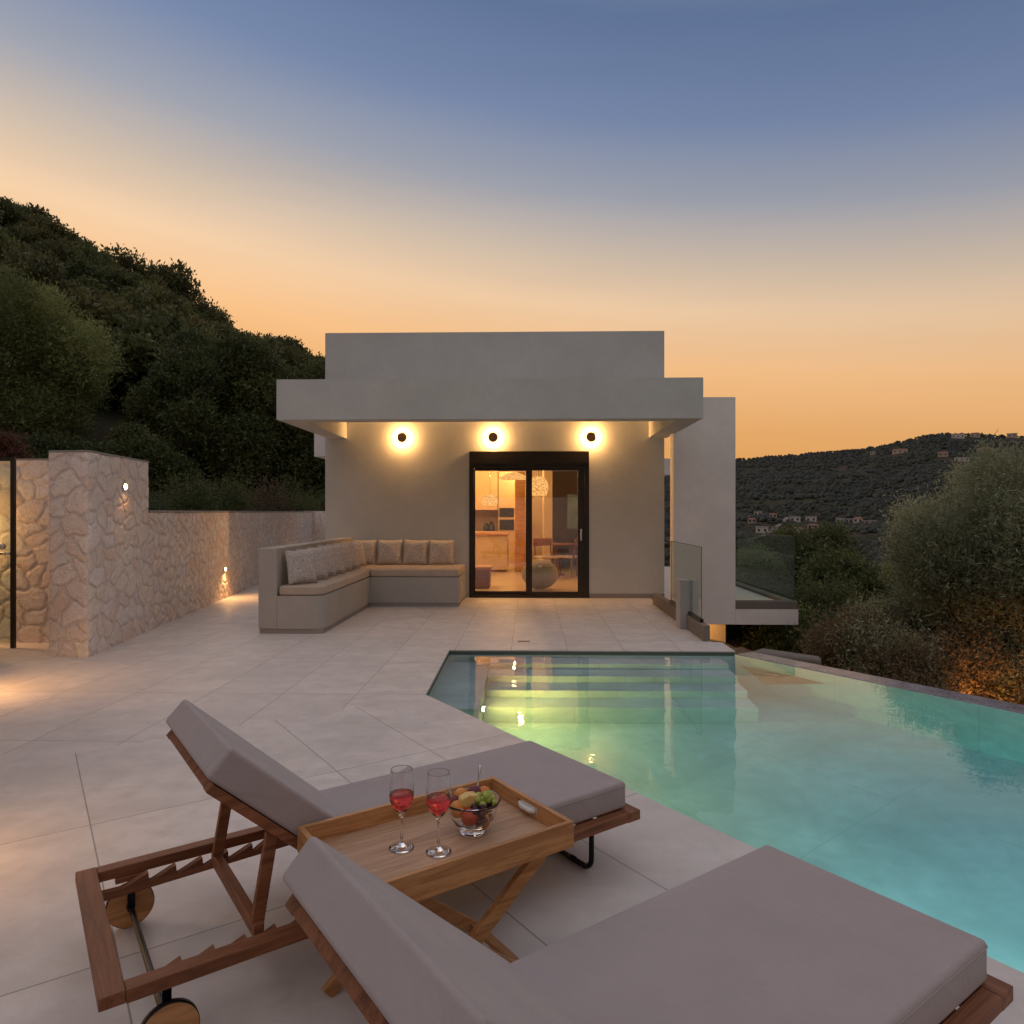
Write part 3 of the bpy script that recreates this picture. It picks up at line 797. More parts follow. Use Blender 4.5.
# ------------------------------------------------------------------ stone walls
def stone_panels(panels, seed=0, cell=.26, step=.022, amp=.018):
    """each panel: (origin, along, width, height(list or float), normal). Returns verts, faces, attributes of a rubble face with raised stones"""
    V_, F_, S_, Mo_ = [], [], [], []
    off = 0
    rnd = np.random.default_rng(seed)
    for (o, al, w_, hh, nr) in panels:
        nx = max(2, int(w_/step)); nz = max(2, int(hh/step))
        x = np.linspace(0, w_, nx); z = np.linspace(0, hh, nz)
        X, Z = np.meshgrid(x, z, indexing='ij')
        cw, ch = cell*1.15, cell*.85
        gx = int(w_/cw)+4; gz = int(hh/ch)+4
        px = (np.arange(gx)[:, None]-1.5+rnd.uniform(-.42, .42, (gx, gz)))*cw + (np.arange(gz)[None, :]%2)*cw*.5
        pz = (np.arange(gz)[None, :]-1.5+rnd.uniform(-.42, .42, (gx, gz)))*ch
        pid = rnd.uniform(0, 1, (gx, gz)); pr = rnd.uniform(.0, .07, (gx, gz))
        wx = X+.02*np.sin(Z*17+X*5)+.012*np.sin(Z*41+2); wz = Z+.02*np.sin(X*15+1)+.01*np.sin(X*37)
        ci = np.floor(wx/cw+1.5).astype(int); cj = np.floor(wz/ch+1.5).astype(int)
        d1 = np.full(X.shape, 9.); d2 = np.full(X.shape, 9.); idd = np.zeros(X.shape); ph = np.zeros(X.shape)
        for di in (-2,-1,0,1,2):
            for dj in (-2,-1,0,1,2):
                a = np.clip(ci+di, 0, gx-1); b_ = np.clip(cj+dj, 0, gz-1)
                dd = np.sqrt((wx-px[a,b_])**2*.8+(wz-pz[a,b_])**2*1.25)-pr[a,b_]
                c1 = dd < d1
                same = np.abs(dd-d1) < 1e-12
                d2 = np.where(c1, d1, np.where(same, d2, np.minimum(d2, dd)))
                idd = np.where(c1, pid[a,b_], idd); ph = np.where(c1, pr[a,b_]*7.3 % 1, ph); d1 = np.where(c1, dd, d1)
        ed = (d2-d1)
        k = np.clip(ed/.040, 0, 1); k = k*k*(3-2*k)
        dsp = amp*(k*(.75+.5*ph)) + rnd.normal(0, .0016, X.shape)
        rim = np.minimum(np.minimum(X, w_-X), 1)/.03; dsp = dsp*np.clip(rim, 0, 1)
        o = Vector(o); al = Vector(al).normalized(); nr = Vector(nr).normalized()
        base = np.array(o)[None,None,:]+X[...,None]*np.array(al)+Z[...,None]*np.array((0,0,1.))+dsp[...,None]*np.array(nr)
        V_.append(base.reshape(-1,3)); S_.append(idd.ravel()); Mo_.append(np.clip(ed/.06,0,1).ravel())
        q = np.arange(nx*nz).reshape(nx, nz)+off
        f = np.stack([q[:-1,:-1], q[1:,:-1], q[1:,1:], q[:-1,1:]], -1).reshape(-1,4)
        if al.cross(Vector((0,0,1))).dot(nr) < 0: f = f[:, ::-1]
        F_.append(f); off += nx*nz
    return np.concatenate(V_), np.concatenate(F_), np.concatenate(S_), np.concatenate(Mo_)
def stone_obj(name, panels, core, seed, cell=.26, step=.022, parent=None, amp=.018):
    v, f, s_, mo = stone_panels(panels, seed, cell, step, amp)
    cv = np.array(core.v); cf = []
    for fc in core.f:
        if len(fc) == 4: cf.append(fc)
        else:
            for t in range(1, len(fc)-1, 2):
                cf.append((fc[0], fc[t], fc[t+1], fc[min(t+2, len(fc)-1)]))
    cf = np.array(cf)+len(v)
    v2 = np.concatenate([v, cv]); f2 = np.concatenate([f, cf])
    s2 = np.concatenate([s_, np.full(len(cv), .4)]); m2 = np.concatenate([mo, np.full(len(cv), .1)])
    return np_mesh(name, v2, f2, M['stone'], parent, {'stone': ('POINT','FLOAT',s2), 'mortar': ('POINT','FLOAT',m2)}, smooth=False)
wd = Vector((-.1525, 1, 0)).normalized(); wn = Vector((wd.y, -wd.x, 0))    # along the wall, and its face towards the terrace
P0 = Vector((-4.475, 6.98, 0)); P1 = P0+wd*1.56; P9 = P0+wd*14.6
PH = 2.075
pl = MB()
bk = -wn*.40
pf_ = Vector((-1, .10, 0)).normalized()     # front face of the pier runs to the left
def inset(p, d): return tuple(p-wn*d)[:2]
q0 = P0+pf_*.44
core = MB(); core.prism([inset(P0,.004), inset(P1,.004), tuple(P1-wn*.42)[:2], tuple(q0+wd*.004)[:2]], 0, PH)
# soften the front core so it stays behind the relief
core = MB(); core.prism([tuple(P0-wn*.006+wd*.006)[:2], tuple(P1-wn*.006)[:2], tuple(P1-wn*.44)[:2], tuple(q0+wd*.006+wn*.002)[:2]], 0, PH)
pier = stone_obj('stone_pier', [((P0.x,P0.y,0), wd, 1.56, PH, wn), ((q0.x,q0.y,0), -pf_, .44, PH, (0,-1,0)),
                 ((P1.x-wn.x*.0, P1.y, 0), -wn, .42, PH, wd)], core, 5, .22, .014)
tag(pier, 'tall thick rubble stone pier with small lamp at the left', 'stone wall')
sw_ = MB(); sw_.box(-.045, .045, -.012, 0, -.042, .042); sw_.box(-.02,.02,-.016,-.012,-.02,.02)
o = sw_.build('wall_switch', M['white'], pier, bevel=.004, loc=(q0.x+.17, q0.y-.03, .99))
# long wall
core = MB(); Pn = P1+wd*.01
core.prism([tuple(Pn-wn*.008)[:2], tuple(P9-wn*.008)[:2], tuple(P9-wn*.45)[:2], tuple(Pn-wn*.45)[:2]], 0, 1.46)
lw = stone_obj('stone_wall', [((Pn.x-wn.x*.002,Pn.y,0), wd, (P9-Pn).length, 1.46, wn)], core, 9, .17, .02, amp=.022)
tag(lw, 'long low rubble stone wall running back past the bench', 'stone wall')
cp = MB(); 
cp.prism([tuple(Pn+wn*.02)[:2], tuple(P9+wn*.02)[:2], tuple(P9-wn*.47)[:2], tuple(Pn-wn*.47)[:2]], 1.46, 1.49); cp.build('coping', M['plinth'], lw, bevel=.006)
cp = MB(); cp.prism([tuple(P0+wn*.015-wd*.01)[:2], tuple(P1+wn*.015)[:2], tuple(P1-wn*.45)[:2], tuple(q0-wd*.01)[:2]], PH, PH+.022); cp.build('coping', M['plinth'], pier, bevel=.005)
# end wall closing the passage
core = MB(); core.box(-6.9, -3.52, 21.2, 21.5, 0, 1.5)
ew = stone_obj('stone_wall', [((-6.7, 21.2, 0), (1,0,0), 3.15, 1.5, (0,-1,0))], core, 12, .24, .04)
tag(ew, 'short dark stone wall closing the passage behind the house', 'stone wall')
# recess wall left of the pier
RY = 7.74
core = MB(); core.box(-8.6, q0.x+.1, RY+.008, RY+.4, 0, 2.05)
rw = stone_obj('stone_wall', [((-8.6, RY, 0), (1,0,0), 8.6+q0.x+.05, 2.05, (0,-1,0))], core, 21, .24, .018)
tag(rw, 'warmly lit rubble stone wall in the recess behind the glass door', 'stone wall')
cp = MB(); cp.box(-8.6, q0.x, RY-.015, RY+.42, 2.05, 2.07); cp.build('coping', M['plinth'], rw)
# side wall continuing towards the camera, out of frame, and the wall behind the camera
SW0 = Vector((-5.95, 7.30, 0)); Dn = Vector((-D.y, D.x, 0)).normalized()
if Dn.x < 0: Dn = -Dn
SW1 = SW0+D*6.5
core = MB(); core.prism([tuple(SW0-Dn*.006)[:2], tuple(SW1-Dn*.006)[:2], tuple(SW1-Dn*.4)[:2], tuple(SW0-Dn*.4)[:2]], 0, 2.05)
sw2 = stone_obj('stone_wall', [((SW0.x, SW0.y, 0), D, 6.5, 2.05, Dn)], core, 31, .27, .05)
tag(sw2, 'slanting rubble stone wall on the left side of the pool deck', 'stone wall')
core = MB(); core.box(-6.9, 6.5, -4.4, -4.01, 0, 2.05)
bw = stone_obj('stone_wall', [((-6.89, -4.0, 0), (1,0,0), 13.3, 2.05, (0,1,0))], core, 41, .27, .05)
tag(bw, 'rubble stone wall closing the pool deck, mirrored in the door glass', 'stone wall')
# glass shower door in the recess
gd = empty('glass_door', 'clear glass door in dark frame at the left picture edge', 'glass door', (-5.58, 7.42, 0))
b = MB(); b.box(-.02, .02, -.02, .02, .0, 2.06); b.build('post', M['frame_dark'], gd, bevel=.003)
b = MB(); b.box(-.98, -.02, -.015, .015, 2.02, 2.06); b.box(-1.0, -.98, -.02, .02, 0, 2.06); b.build('frame', M['frame_dark'], gd)
b = MB(); b.add([(-.98,0,.03),(-.02,0,.03),(-.02,0,2.02),(-.98,0,2.02)], [(0,1,2,3)]); pn_ = b.build('pane', M['glass_rail'], gd)
b = MB(); b.sphere((-.09,-.04,1.10), .035); b.box(-.13,-.03,-.03,-.005,1.01,1.035); b.build('handle', M['steel'], gd, smooth=True)

# lamps set into the stone
def bulkhead(p, n, label, power, z, r=.045, spread=None):
    t = empty('recessed_lamp', label, 'wall lamp', (p.x, p.y, z), math.atan2(n.y, n.x))
    m = Matrix.Rotation(R(90), 4, 'Y')
    b = MB(); b.lathe([(0, .0), (r*1.15, .0), (r*1.15, .030), (r*.9, .034), (r*.88, .030), (0, .030)], 24, m=m); b.build('ring', M['steel'], t)
    b = MB(); b.lathe([(0,.0305),(r*.86,.0305),(r*.7,.042),(0,.048)], 24, m=m); b.build('lens', M['lamp_warm'], t)
    n3 = Vector((n.x, n.y, 0))
    lamp('SPOT', (p.x+n.x*.07, p.y+n.y*.07, z), power, (1,.50,.18), .03, (p.x+n.x*.6, p.y+n.y*.6, z-.75), 150, .8)
    return t
def on_wall(Y): 
    k_ = (Y-P0.y)/wd.y; return P0+wd*k_
bulkhead(on_wall(7.78), wn, 'small glowing lamp near the top of the stone pier', 4, 1.755, .04)
bulkhead(on_wall(11.75), wn, 'small glowing lamp low in the long stone wall', 30, .50, .036)
bulkhead(on_wall(17.5), wn, 'small lamp far back in the passage wall', 20, .50, .036)
# lamps out of frame on the left wall, whose light reaches the deck
for t_, pw, wh in ((2.3, 24, 'near the glass door'), (5.7, 9, 'beside the loungers')):
    q_ = SW0+D*t_; bulkhead(q_, Dn, 'low recessed lamp in the slanting left wall '+wh, pw, .5, .045)
bulkhead(Vector((-6.45, RY, 0)), Vector((0,-1,0)), 'recessed lamp glowing behind the glass door at the left', 60, 1.75, .045)
lamp('POINT', (-6.45, RY-.28, 1.35), 22, (1,.50,.18), .05)
# ground lamp lighting the pier under the balcony and the shrub foot
gl = empty('garden_spotlight', 'small ground spotlight glowing orange under the olive tree', 'garden light', (5.6, 8.1, -1.15))
b = MB(); b.lathe([(0,-.4),(.02,-.4),(.02,0),(.05,.0),(.06,.08),(0,.08)], 14); b.build('body', M['black_metal'], gl)
b = MB(); b.lathe([(0,.082),(.05,.082),(0,.09)], 14); b.build('lens', M['lamp_warm'], gl)

# floor drain
b = MB(); b.box(-.14, .0, 7.93, 7.98, .001, .004); tag(b.build('floor_drain', M['black_metal']), 'small dark slot drain in the terrace tiles before the pool', 'drain')

# ------------------------------------------------------------------ loungers
RN = Vector((-1.093, 1.745, 0))       # rear near corner of the far lounger
THL = R(37.1); VL = Vector((-math.sin(THL), math.cos(THL), 0)); L_, W_ = 1.945, .775; ZF = .235
def make_lounger():
    t = empty('sun_lounger', 'dark teak sun lounger with taupe mattress, the farther one beside the pool', 'sun lounger', RN, THL, 'teak sun loungers by the pool')
    b = MB(); b.box(0, .062, .0, W_, ZF-.035, ZF); b.build('end_rail', M['teak_dark_y'], t, bevel=.003)
    b = MB(); b.box(L_-.07, L_, .0, W_, ZF-.04, ZF); b.build('end_rail', M['teak_dark_y'], t, bevel=.003)
    for y0, y1 in ((0, .05), (W_-.05, W_)):
        b = MB(); b.box(.0625, L_-.0705, y0, y1, ZF-.038, ZF-.001); b.build('side_rail', M['teak_dark'], t, bevel=.003)
    # notched rails for the backrest
    for yc in (.095, W_-.095):
        b = MB(); 
        top = [(.063, ZF-.05)]; x = .13
        for k_ in range(5):
            top += [(x+.004, ZF-.052), (x+.080, ZF-.020), (x+.083, ZF-.052)]; x += .088
        top += [(x+.06, ZF-.012), (.95, ZF-.012), (.95, ZF-.055)]
        prof = [(.063, ZF-.078)]+top
        n = len(prof)
        vs = [(p_[0], yc-.013, p_[1]) for p_ in prof]+[(p_[0], yc+.013, p_[1]) for p_ in prof]
        fs = [tuple(range(n)), tuple(range(2*n-1, n-1, -1))]+[(i, n+i, n+(i+1)%n, (i+1)%n) for i in range(n)]
        b.add(vs, fs); b.build('notched_rail', M['teak_dark'], t)
    # slats under the seat
    b = MB()
    for k_ in range(9):
        x = .86+k_*.115; b.box(x, x+.07, .052, W_-.052, ZF-.022, ZF-.004)
    b.build('seat_slats', M['teak_dark_y'], t)
    # backrest
    an = R(42); hx, hz = .79, ZF+.012
    mm = Matrix.Translation((hx, 0, hz)) @ Matrix.Rotation(an, 4, 'Y')   # local -x runs up the backrest
    LB = .70
    b = MB()
    for y0, y1 in ((.07, .115), (W_-.115, W_-.07)): b.box(-LB+.03, 0, y0, y1, -.032, -.003, m=mm)
    b.box(-LB+.03, -LB+.08, .1151, W_-.1151, -.030, -.005, m=mm)
    for k_ in range(5): b.box(-.60+k_*.125, -.54+k_*.125, .1151, W_-.1151, -.026, -.008, m=mm)
    b.build('backrest_frame', M['teak_dark'], t, bevel=.003)
    b = MB(); b.box(-LB, -.015, .062, W_-.04, .0, .100, m=mm)
    b.build('backrest_cushion', M['cushion'], t, bevel=.012, seg=4)
    b = MB(); b.box(hx, L_-.035, .045, W_-.065, ZF+.0005, ZF+.110)
    sc1 = b.build('seat_cushion', M['cushion'], t, bevel=.014, seg=4)
    b = MB(); x0, x1, y0, y1, zz = hx+.004, L_-.035, .045, W_-.065, ZF+.094
    b.tube([(x0, y0-.0005, zz), (x1-.012, y0-.0005, zz), (x1-.003, y0+.003, zz), (x1+.0005, y0+.012, zz), (x1+.0005, y1-.012, zz), (x1-.003, y1-.003, zz), (x1-.012, y1+.0005, zz), (x0, y1+.0005, zz)], .0022, 6)
    b.build('piping', M['cushion'], sc1, smooth=True)
    # thin seam piping round the seat cushion edge
    # prop
    xb, zb = .43, ZF-.03; xt = .475; ztp = hz+(hx-xt)*math.tan(an)-.045
    b = MB(); b.beam((xb, .11, zb), (xb, W_-.11, zb), .030, .045); b.build('prop_crossbar', M['teak_dark_y'], t, bevel=.003)
    for yy in (.135, W_-.135):
        b = MB(); b.beam((xb, yy, zb+.015), (xt, yy, ztp), .022, .038, (1,0,0)); b.build('prop_strut', M['teak_dark'], t, bevel=.003)
    # wheels
    xw, zw, rw_ = .165, .077, .077
    b = MB(); b.tube([(xw, .03, zw+.0), (xw, W_-.03, zw)], .010, 10); b.build('axle', M['black_metal'], t)
    for yy, s in ((.015, -1), (W_-.015, 1)):
        m = Matrix.Translation((xw, yy, zw)) @ Matrix.Rotation(R(90), 4, 'X')
        b = MB(); b.lathe([(0,-.012),(rw_-.002,-.012),(rw_-.002,.012),(0,.012)], 40, m=m); wh = b.build('wheel', M['teak'], t)
        b = MB(); b.lathe([(rw_-.0015,-.010),(rw_,-.010),(rw_,.010),(rw_-.0015,.010)], 40, m=m); b.build('tyre', M['black_metal'], wh, smooth=True)
        b = MB(); b.lathe([(0,-.018),(.014,-.018),(.014,.018),(0,.018)], 16, m=m); b.build('hub', M['black_metal'], wh)
        b = MB(); yb = yy+.03*(-s); b.box(xw-.012, xw+.012, yb-.003, yb+.003, zw-.01, ZF-.058); b.build('wheel_bracket', M['black_metal'], t)
        b = MB(); b.box(xw-.05, xw+.05, yb-.012, yb+.012, ZF-.057, ZF-.0385); b.build('wheel_block', M['teak_dark'], t, bevel=.003)
    # black hoop leg at the foot
    r_ = .045; xh = L_-.20; pts = [(xh, .08, ZF-.04)]
    for k_ in range(7):
        a = k_/6*PI/2; pts.append((xh, .08+r_-r_*math.cos(a), .012+r_-r_*math.sin(a)))
    for k_ in range(7):
        a = k_/6*PI/2; pts.append((xh, W_-.08-r_+r_*math.sin(a), .012+r_-r_*math.cos(a)))
    pts.append((xh, W_-.08, ZF-.04))
    b = MB(); b.tube(pts, .011, 12)
    for yy in (.20, W_-.20): b.tube([(xh, yy-.02, .012), (xh, yy+.02, .012)], .0125, 12)
    b.build('hoop_leg', M['black_metal'], t, smooth=True)
    return t
l1 = make_lounger()
l2_ = copy_tree(l1); l2_.location = RN-VL*1.33
l2_['label'] = 'dark teak sun lounger with taupe mattress in the foreground, nearest the viewer'

# ------------------------------------------------------------------ tray table
def w(s, v, z=0): return RN+U*s+V*v+Vector((0,0,z))
TC = (.878, -.172)
tt = empty('tray_table', 'honey teak folding tray table between the two loungers', 'side table', w(TC[0], TC[1]), TH)
tl, tw, zt = .71, .45, .52
ft = .016
tr = MB(); tr.box(-tl/2+ft, tl/2-ft, -tw/2+ft, tw/2-ft, zt-.075, zt-.055); tray = tr.build('tray_base', M['teak_floor'], tt)
for y in (-1, 1):
    b = MB(); y0, y1 = sorted((y*tw/2, y*(tw/2-ft))); b.box(-tl/2, tl/2, y0, y1, zt-.078, zt); b.build('long_side', M['teak'], tt, bevel=.002)
for x in (-1, 1):
    x0, x1 = sorted((x*tl/2-.0005*x, x*(tl/2-ft))); yi = tw/2-ft-.0005
    b = MB(); hy = .055
    b.box(x0, x1, -yi, -hy, zt-.0775, zt-.001); b.box(x0, x1, hy, yi, zt-.0775, zt-.001)
    b.box(x0, x1, -hy+.0003, hy-.0003, zt-.016, zt-.001); b.box(x0, x1, -hy+.0003, hy-.0003, zt-.0775, zt-.042)
    b.build('short_side', M['teak_y'], tt)
    b = MB(); xm = (x0+x1)/2; b.tube([(xm-x*.004, -hy+.012, zt-.030), (xm-x*.012, -hy*.4, zt-.034), (xm-x*.012, hy*.4, zt-.034), (xm-x*.004, hy-.012, zt-.030)], .009, 10); b.build('handle', M['rope'], tt, smooth=True)
zt0 = zt-.080
for y in (-1, 1):
    yo = y*(tw/2-.045); yi = y*(tw/2-.075)
    b = MB(); b.beam((.26, yo, zt0-.008), (-.28, yo, .012), .022, .042, (0,0,1)); b.build('leg', M['teak'], tt, bevel=.002)
    b = MB(); b.beam((-.26, yi, zt0-.008), (.28, yi, .012), .022, .042, (0,0,1)); b.build('leg', M['teak'], tt, bevel=.002)
for (x, z, yy) in ((.25, zt0-.012, tw/2-.058), (-.25, zt0-.012, tw/2-.088), (-.22, .07, tw/2-.058), (.22, .07, tw/2-.088)):
    b = MB(); b.beam((x, -yy, z), (x, yy, z), .03, .018); b.build('crossbar', M['teak_y'], tt, bevel=.002)

# glasses
def wine_glass(loc, label, rz=0):
    t = empty('wine_glass', label, 'wine glass', loc, rz, 'two wine glasses on the tray')
    out = [(0,.0005),(.036,.0005),(.0375,.002),(.036,.0035),(.012,.008),(.0045,.016),(.0038,.05),(.0038,.085),(.006,.097),(.014,.108),(.027,.125),(.0355,.145),(.0375,.162),(.0370,.185),(.0345,.215),(.0327,.2335),(.0325,.2352),(.0322,.2360)]
    inn = [(.0319,.2358),(.0318,.2350),(.0319,.2335),(.0337,.215),(.0362,.185),(.0367,.162),(.0347,.146),(.0262,.1265),(.0135,.1105),(.005,.1045),(0,.1035)]
    b = MB(); b.lathe(out+inn, 48); b.build('bowl', M['glass'], t, smooth=True)
    wn_ = [(0,.1036),(.0049,.1046),(.0134,.1106),(.0261,.1266),(.0346,.1461),(.0366,.162),(.0366,.163),(0,.163)]
    wn_ = [(r_*1.003+.0001 if r_ else 0, z_) for r_, z_ in wn_]
    b = MB(); b.lathe(wn_, 48); b.build('wine', M['wine'], t, smooth=True)
ztr = zt-.055+.0005
wine_glass((-.384, 2.085, ztr), 'left wine glass, stemmed, part filled with rose wine')
wine_glass((-.270, 2.062, ztr), 'right wine glass, stemmed, rose wine, next to the fruit bowl')
# fruit bowl
BC = (-.181, 2.20)
fb = empty('fruit_bowl', 'clear glass bowl heaped with mixed fruit on the tray', 'bowl', (BC[0], BC[1], ztr))
b = MB(); b.lathe([(0,.0),(.040,.0),(.043,.004),(.041,.012),(.055,.028),(.073,.055),(.083,.085),(.088,.098),(.090,.101),(.088,.1035),(.084,.101),(.079,.086),(.069,.057),(.051,.031),(.036,.018),(0,.016)], 64)
b.build('bowl_body', M['glass'], fb, smooth=True)
def fruitmat(name, c1, c2, rough=.35, sc=20, sub=0):
    m = NT(name); v = m.coord(); n = m.noise(v, sc, 4, .6)
    p_ = m.pbr(m.ramp(n, [(.35, c1), (.65, c2)]), rough, spec=.5)
    p_.inputs['Subsurface Weight'].default_value = .15; p_.inputs['Subsurface Radius'].default_value = (.01,.006,.003); p_.inputs['Subsurface Scale'].default_value = 1
    return m.mat
fm = dict(green=fruitmat('green_grape', (.30,.36,.05,1), (.46,.50,.12,1), .25), dark=fruitmat('dark_grape', (.03,.008,.015,1), (.09,.02,.03,1), .3),
          red=fruitmat('red_apple', (.42,.02,.012,1), (.55,.08,.02,1), .22), orange=fruitmat('orange_peach', (.62,.16,.02,1), (.70,.30,.06,1), .45), yellow=fruitmat('yellow_melon', (.68,.42,.10,1), (.78,.56,.22,1), .5, 60),
          plum=fruitmat('plum', (.10,.012,.03,1), (.20,.03,.05,1), .35))
def fr(name, shapes, mat, label, cat='fruit'):
    b = MB()
    for (x, y, z, r_, *sc) in shapes: b.sphere((BC[0]+x, BC[1]+y, ztr+z), r_, 14, 10, sc[0] if sc else (1,1,1))
    return tag(b.build(name, fm[mat], smooth=True), label, cat)
rr2 = random.Random(3)
gr = []
for k_ in range(17):
    a = rr2.uniform(0, 2*PI); d = rr2.uniform(0, .030); gr.append((.040+d*math.cos(a), .004+d*math.sin(a), .092+rr2.uniform(-.005,.026)-d*.25, .0115))
fr('green_grapes', gr, 'green', 'bunch of green grapes heaped at the right of the fruit bowl')
dg = []
for k_ in range(24):
    a = rr2.uniform(-2.4, .4); d = rr2.uniform(.02, .056); dg.append((.012+d*math.cos(a)*.8, -.008+d*math.sin(a)*.8, .045+rr2.uniform(0,.045), .0115))
fr('dark_grapes', dg, 'dark', 'dark red grapes along the front of the bowl, below the green ones')
fr('red_apple', [(-.006,-.038,.062,.027)], 'red', 'red apple low at the front of the fruit bowl')
fr('peach', [(-.045,-.022,.078,.026)], 'orange', 'orange peach at the left front rim of the bowl')
fr('tangerine', [(-.040,.040,.095,.024)], 'orange', 'orange fruit at the back left of the bowl')
fr('apricot', [(.034,.048,.100,.022)], 'orange', 'orange red apricot at the back right behind the green grapes')
fr('plum', [(.004,.040,.106,.022)], 'plum', 'purple plum at the back of the bowl beside the fork')
fr('plum', [(-.060,.012,.088,.019)], 'plum', 'purple plum at the left rim of the bowl')
fr('peach', [(.03,-.01,.040,.028)], 'orange', 'orange peach at the bottom of the glass bowl')
# melon wedge
b = MB(); mm = Matrix.Translation((BC[0]-.014, BC[1]-.004, ztr+.084)) @ Matrix.Rotation(R(25), 4, 'Z') @ Matrix.Rotation(R(18), 4, 'Y')
prof = [(-.034,0,-.004),(.034,0,-.004),(.040,0,.020),(.016,0,.042),(-.012,0,.036),(-.036,0,.018)]
vs = [(x,-.020,z) for x,_,z in prof]+[(x*.9,.020,z*.95) for x,_,z in prof]
n = 6; b.add(vs, [tuple(range(n)), tuple(range(2*n-1,n-1,-1))]+[(i,n+i,n+(i+1)%n,(i+1)%n) for i in range(n)], mm)
tag(b.build('melon_chunk', fm['yellow'], bevel=.006, seg=3), 'pale yellow melon chunk on top of the fruit bowl', 'fruit')
# fork handle
b = MB(); b.tube([(BC[0]+.005, BC[1]+.020, ztr+.07), (BC[0]+.012, BC[1]+.046, ztr+.120), (BC[0]+.016, BC[1]+.060, ztr+.150), (BC[0]+.019, BC[1]+.066, ztr+.178), (BC[0]+.020, BC[1]+.068, ztr+.184)], [.003,.003,.004,.006,.003], 10)
tag(b.build('fork', M['steel'], smooth=True), 'metal fork handle sticking up from the back of the fruit bowl', 'cutlery')
for o_ in [x for x in scene.objects if x.get('category') in ('fruit', 'cutlery')]: pass

#VEG
# ------------------------------------------------------------------ terrain
def tz(y, x): return (512-y)/FPX/math.sqrt(1+((x-512)/FPX)**2)   # tangent of elevation
LR = [(-400, 60), (-200,120), (0,213), (43,221), (76,248), (100,256), (133,270), (166,294), (199,312), (239,336), (259,347), (289,355), (324,362), (400,395), (500,440), (560,480), (620,512)]
RR = [(600,470), (668,470), (736,459), (808,453), (861,449), (892,443), (924,435.5), (942,433), (967,434), (1024,436), (1200,440), (1500,455)]
def interp(tab, x):
    if x <= tab[0][0]: return tab[0][1]
    for (a, b_), (c, d) in zip(tab, tab[1:]):
        if x <= c: return b_+(d-b_)*(x-a)/(c-a)
    return tab[-1][1]
def az_px(a):     # a: angle from +Y towards +X
    c = a+PSI
    if abs(c) > 1.35: return 99999 if c > 0 else -99999
    return 512+FPX*math.tan(c)
def sstep(t): t = max(0, min(1, t)); return t*t*(3-2*t)
def smooth_noise(x, y, s):
    return (math.sin(x/s*1.3+2.1)*math.cos(y/s*1.1+.7)+.5*math.sin(x/s*2.9+y/s*2.3)+.3*math.cos(x/s*5.3-y/s*4.1))/1.8
def height(x, y):
    r = math.hypot(x, y); a = math.atan2(x, y); px = az_px(a)
    # valley + far ridge
    base = -1.7
    if r > 9: base = -1.7-(r-9)*.20 if r < 60 else -11.9-(r-60)*.14
    base = max(base, -46)
    if abs(px) < 90000 and px > -300:
        E = tz(interp(RR, px), min(px, 1300)); Rf = 1000.
        top = H0+Rf*E-1
        if r > 240:
            t = min(1, (r-240)/(Rf-240))
            base = -46+(top+46)*(t**1.25)
            if r > Rf: base = top-(r-Rf)*.12
            base += smooth_noise(x, y, 62)*6*math.sin(PI*min(1,t))+smooth_noise(x+50, y, 23)*2.4*math.sin(PI*min(1,t))
    elif r > 200:
        base = -46+min(1,(r-200)/500)*90
    # left hill
    lw_ = 0
    if -99999 < px < 640 or px == -99999:
        E = tz(interp(LR, max(px, -400)), max(px, -400)) if px > -90000 else .33
        Rl = 92.
        top = H0+Rl*E-2.6
        r0 = 15.
        z = -.25
        if r > r0:
            t = min(1, (r-r0)/(Rl-r0)); z = -.25+(top+.25)*(t**1.12)
            if r > Rl: z = top-(r-Rl)*.35
            z += smooth_noise(x, y, 9)*.5*math.sin(PI*t)
        k_ = sstep((640-px)/120) if px > -90000 else 1
        if px < -90000: k_ = sstep((-a-1.2)/.1) if a < 0 else 0
        z = max(z, base) if r > 40 else z
        return z*k_+base*(1-k_)
    return base
def terrain():
    na, nr = 460, 150
    rs = 5.0*np.power(2600/5.0, np.linspace(0, 1, nr))
    vs = [(0,0,-3.4)]
    for i in range(nr):
        for j in range(na):
            a = 2*PI*j/na; x = rs[i]*math.sin(a); y = rs[i]*math.cos(a)
            z = height(x, y)
            if -7.2 < x < 9 and -5 < y < 12 : z = min(z, -3.4) if (x < 2.2 or y < 7.5-(x-2.165)*1.41) else z
            if -6.95 < x < 3 and 8 < y < 22.2: z = min(z, -.8)
            vs.append((x,y,z))
    f3 = [(0, 1+j, 1+(j+1)%na) for j in range(na)]
    f = [(1+i*na+j, 1+(i+1)*na+j, 1+(i+1)*na+(j+1)%na, 1+i*na+(j+1)%na) for i in range(nr-1) for j in range(na)]
    m = NT('hill_ground'); v = m.coord()
    n1 = m.noise(v, .05, 6, .7, .3); n2 = m.noise(v, .35, 5, .7); n3 = m.noise(v, 2.5, 4, .6)
    c = m.ramp(n2, [(.32, (.018,.026,.014,1)), (.48, (.035,.042,.022,1)), (.60, (.075,.068,.045,1)), (.74, (.13,.10,.075,1))])
    c = m.mix(m.maprange(n1, .45, .62, 0, .75), c, (.085,.060,.050,1))
    m.pbr(c, .95, normal=m.bump(n3, .6, .2), spec=.1)
    M['ground'] = m.mat
    b = MB(); b.v = vs; b.f = [tuple(reversed(q)) for q in f3]+[tuple(reversed(q)) for q in f]; b.mi = [0]*len(b.f)
    o = b.build('ground', m.mat, smooth=True); tag(o, kind='structure')
    me = o.data
    if me.polygons[500].normal.z < 0: me.flip_normals()
terrain()

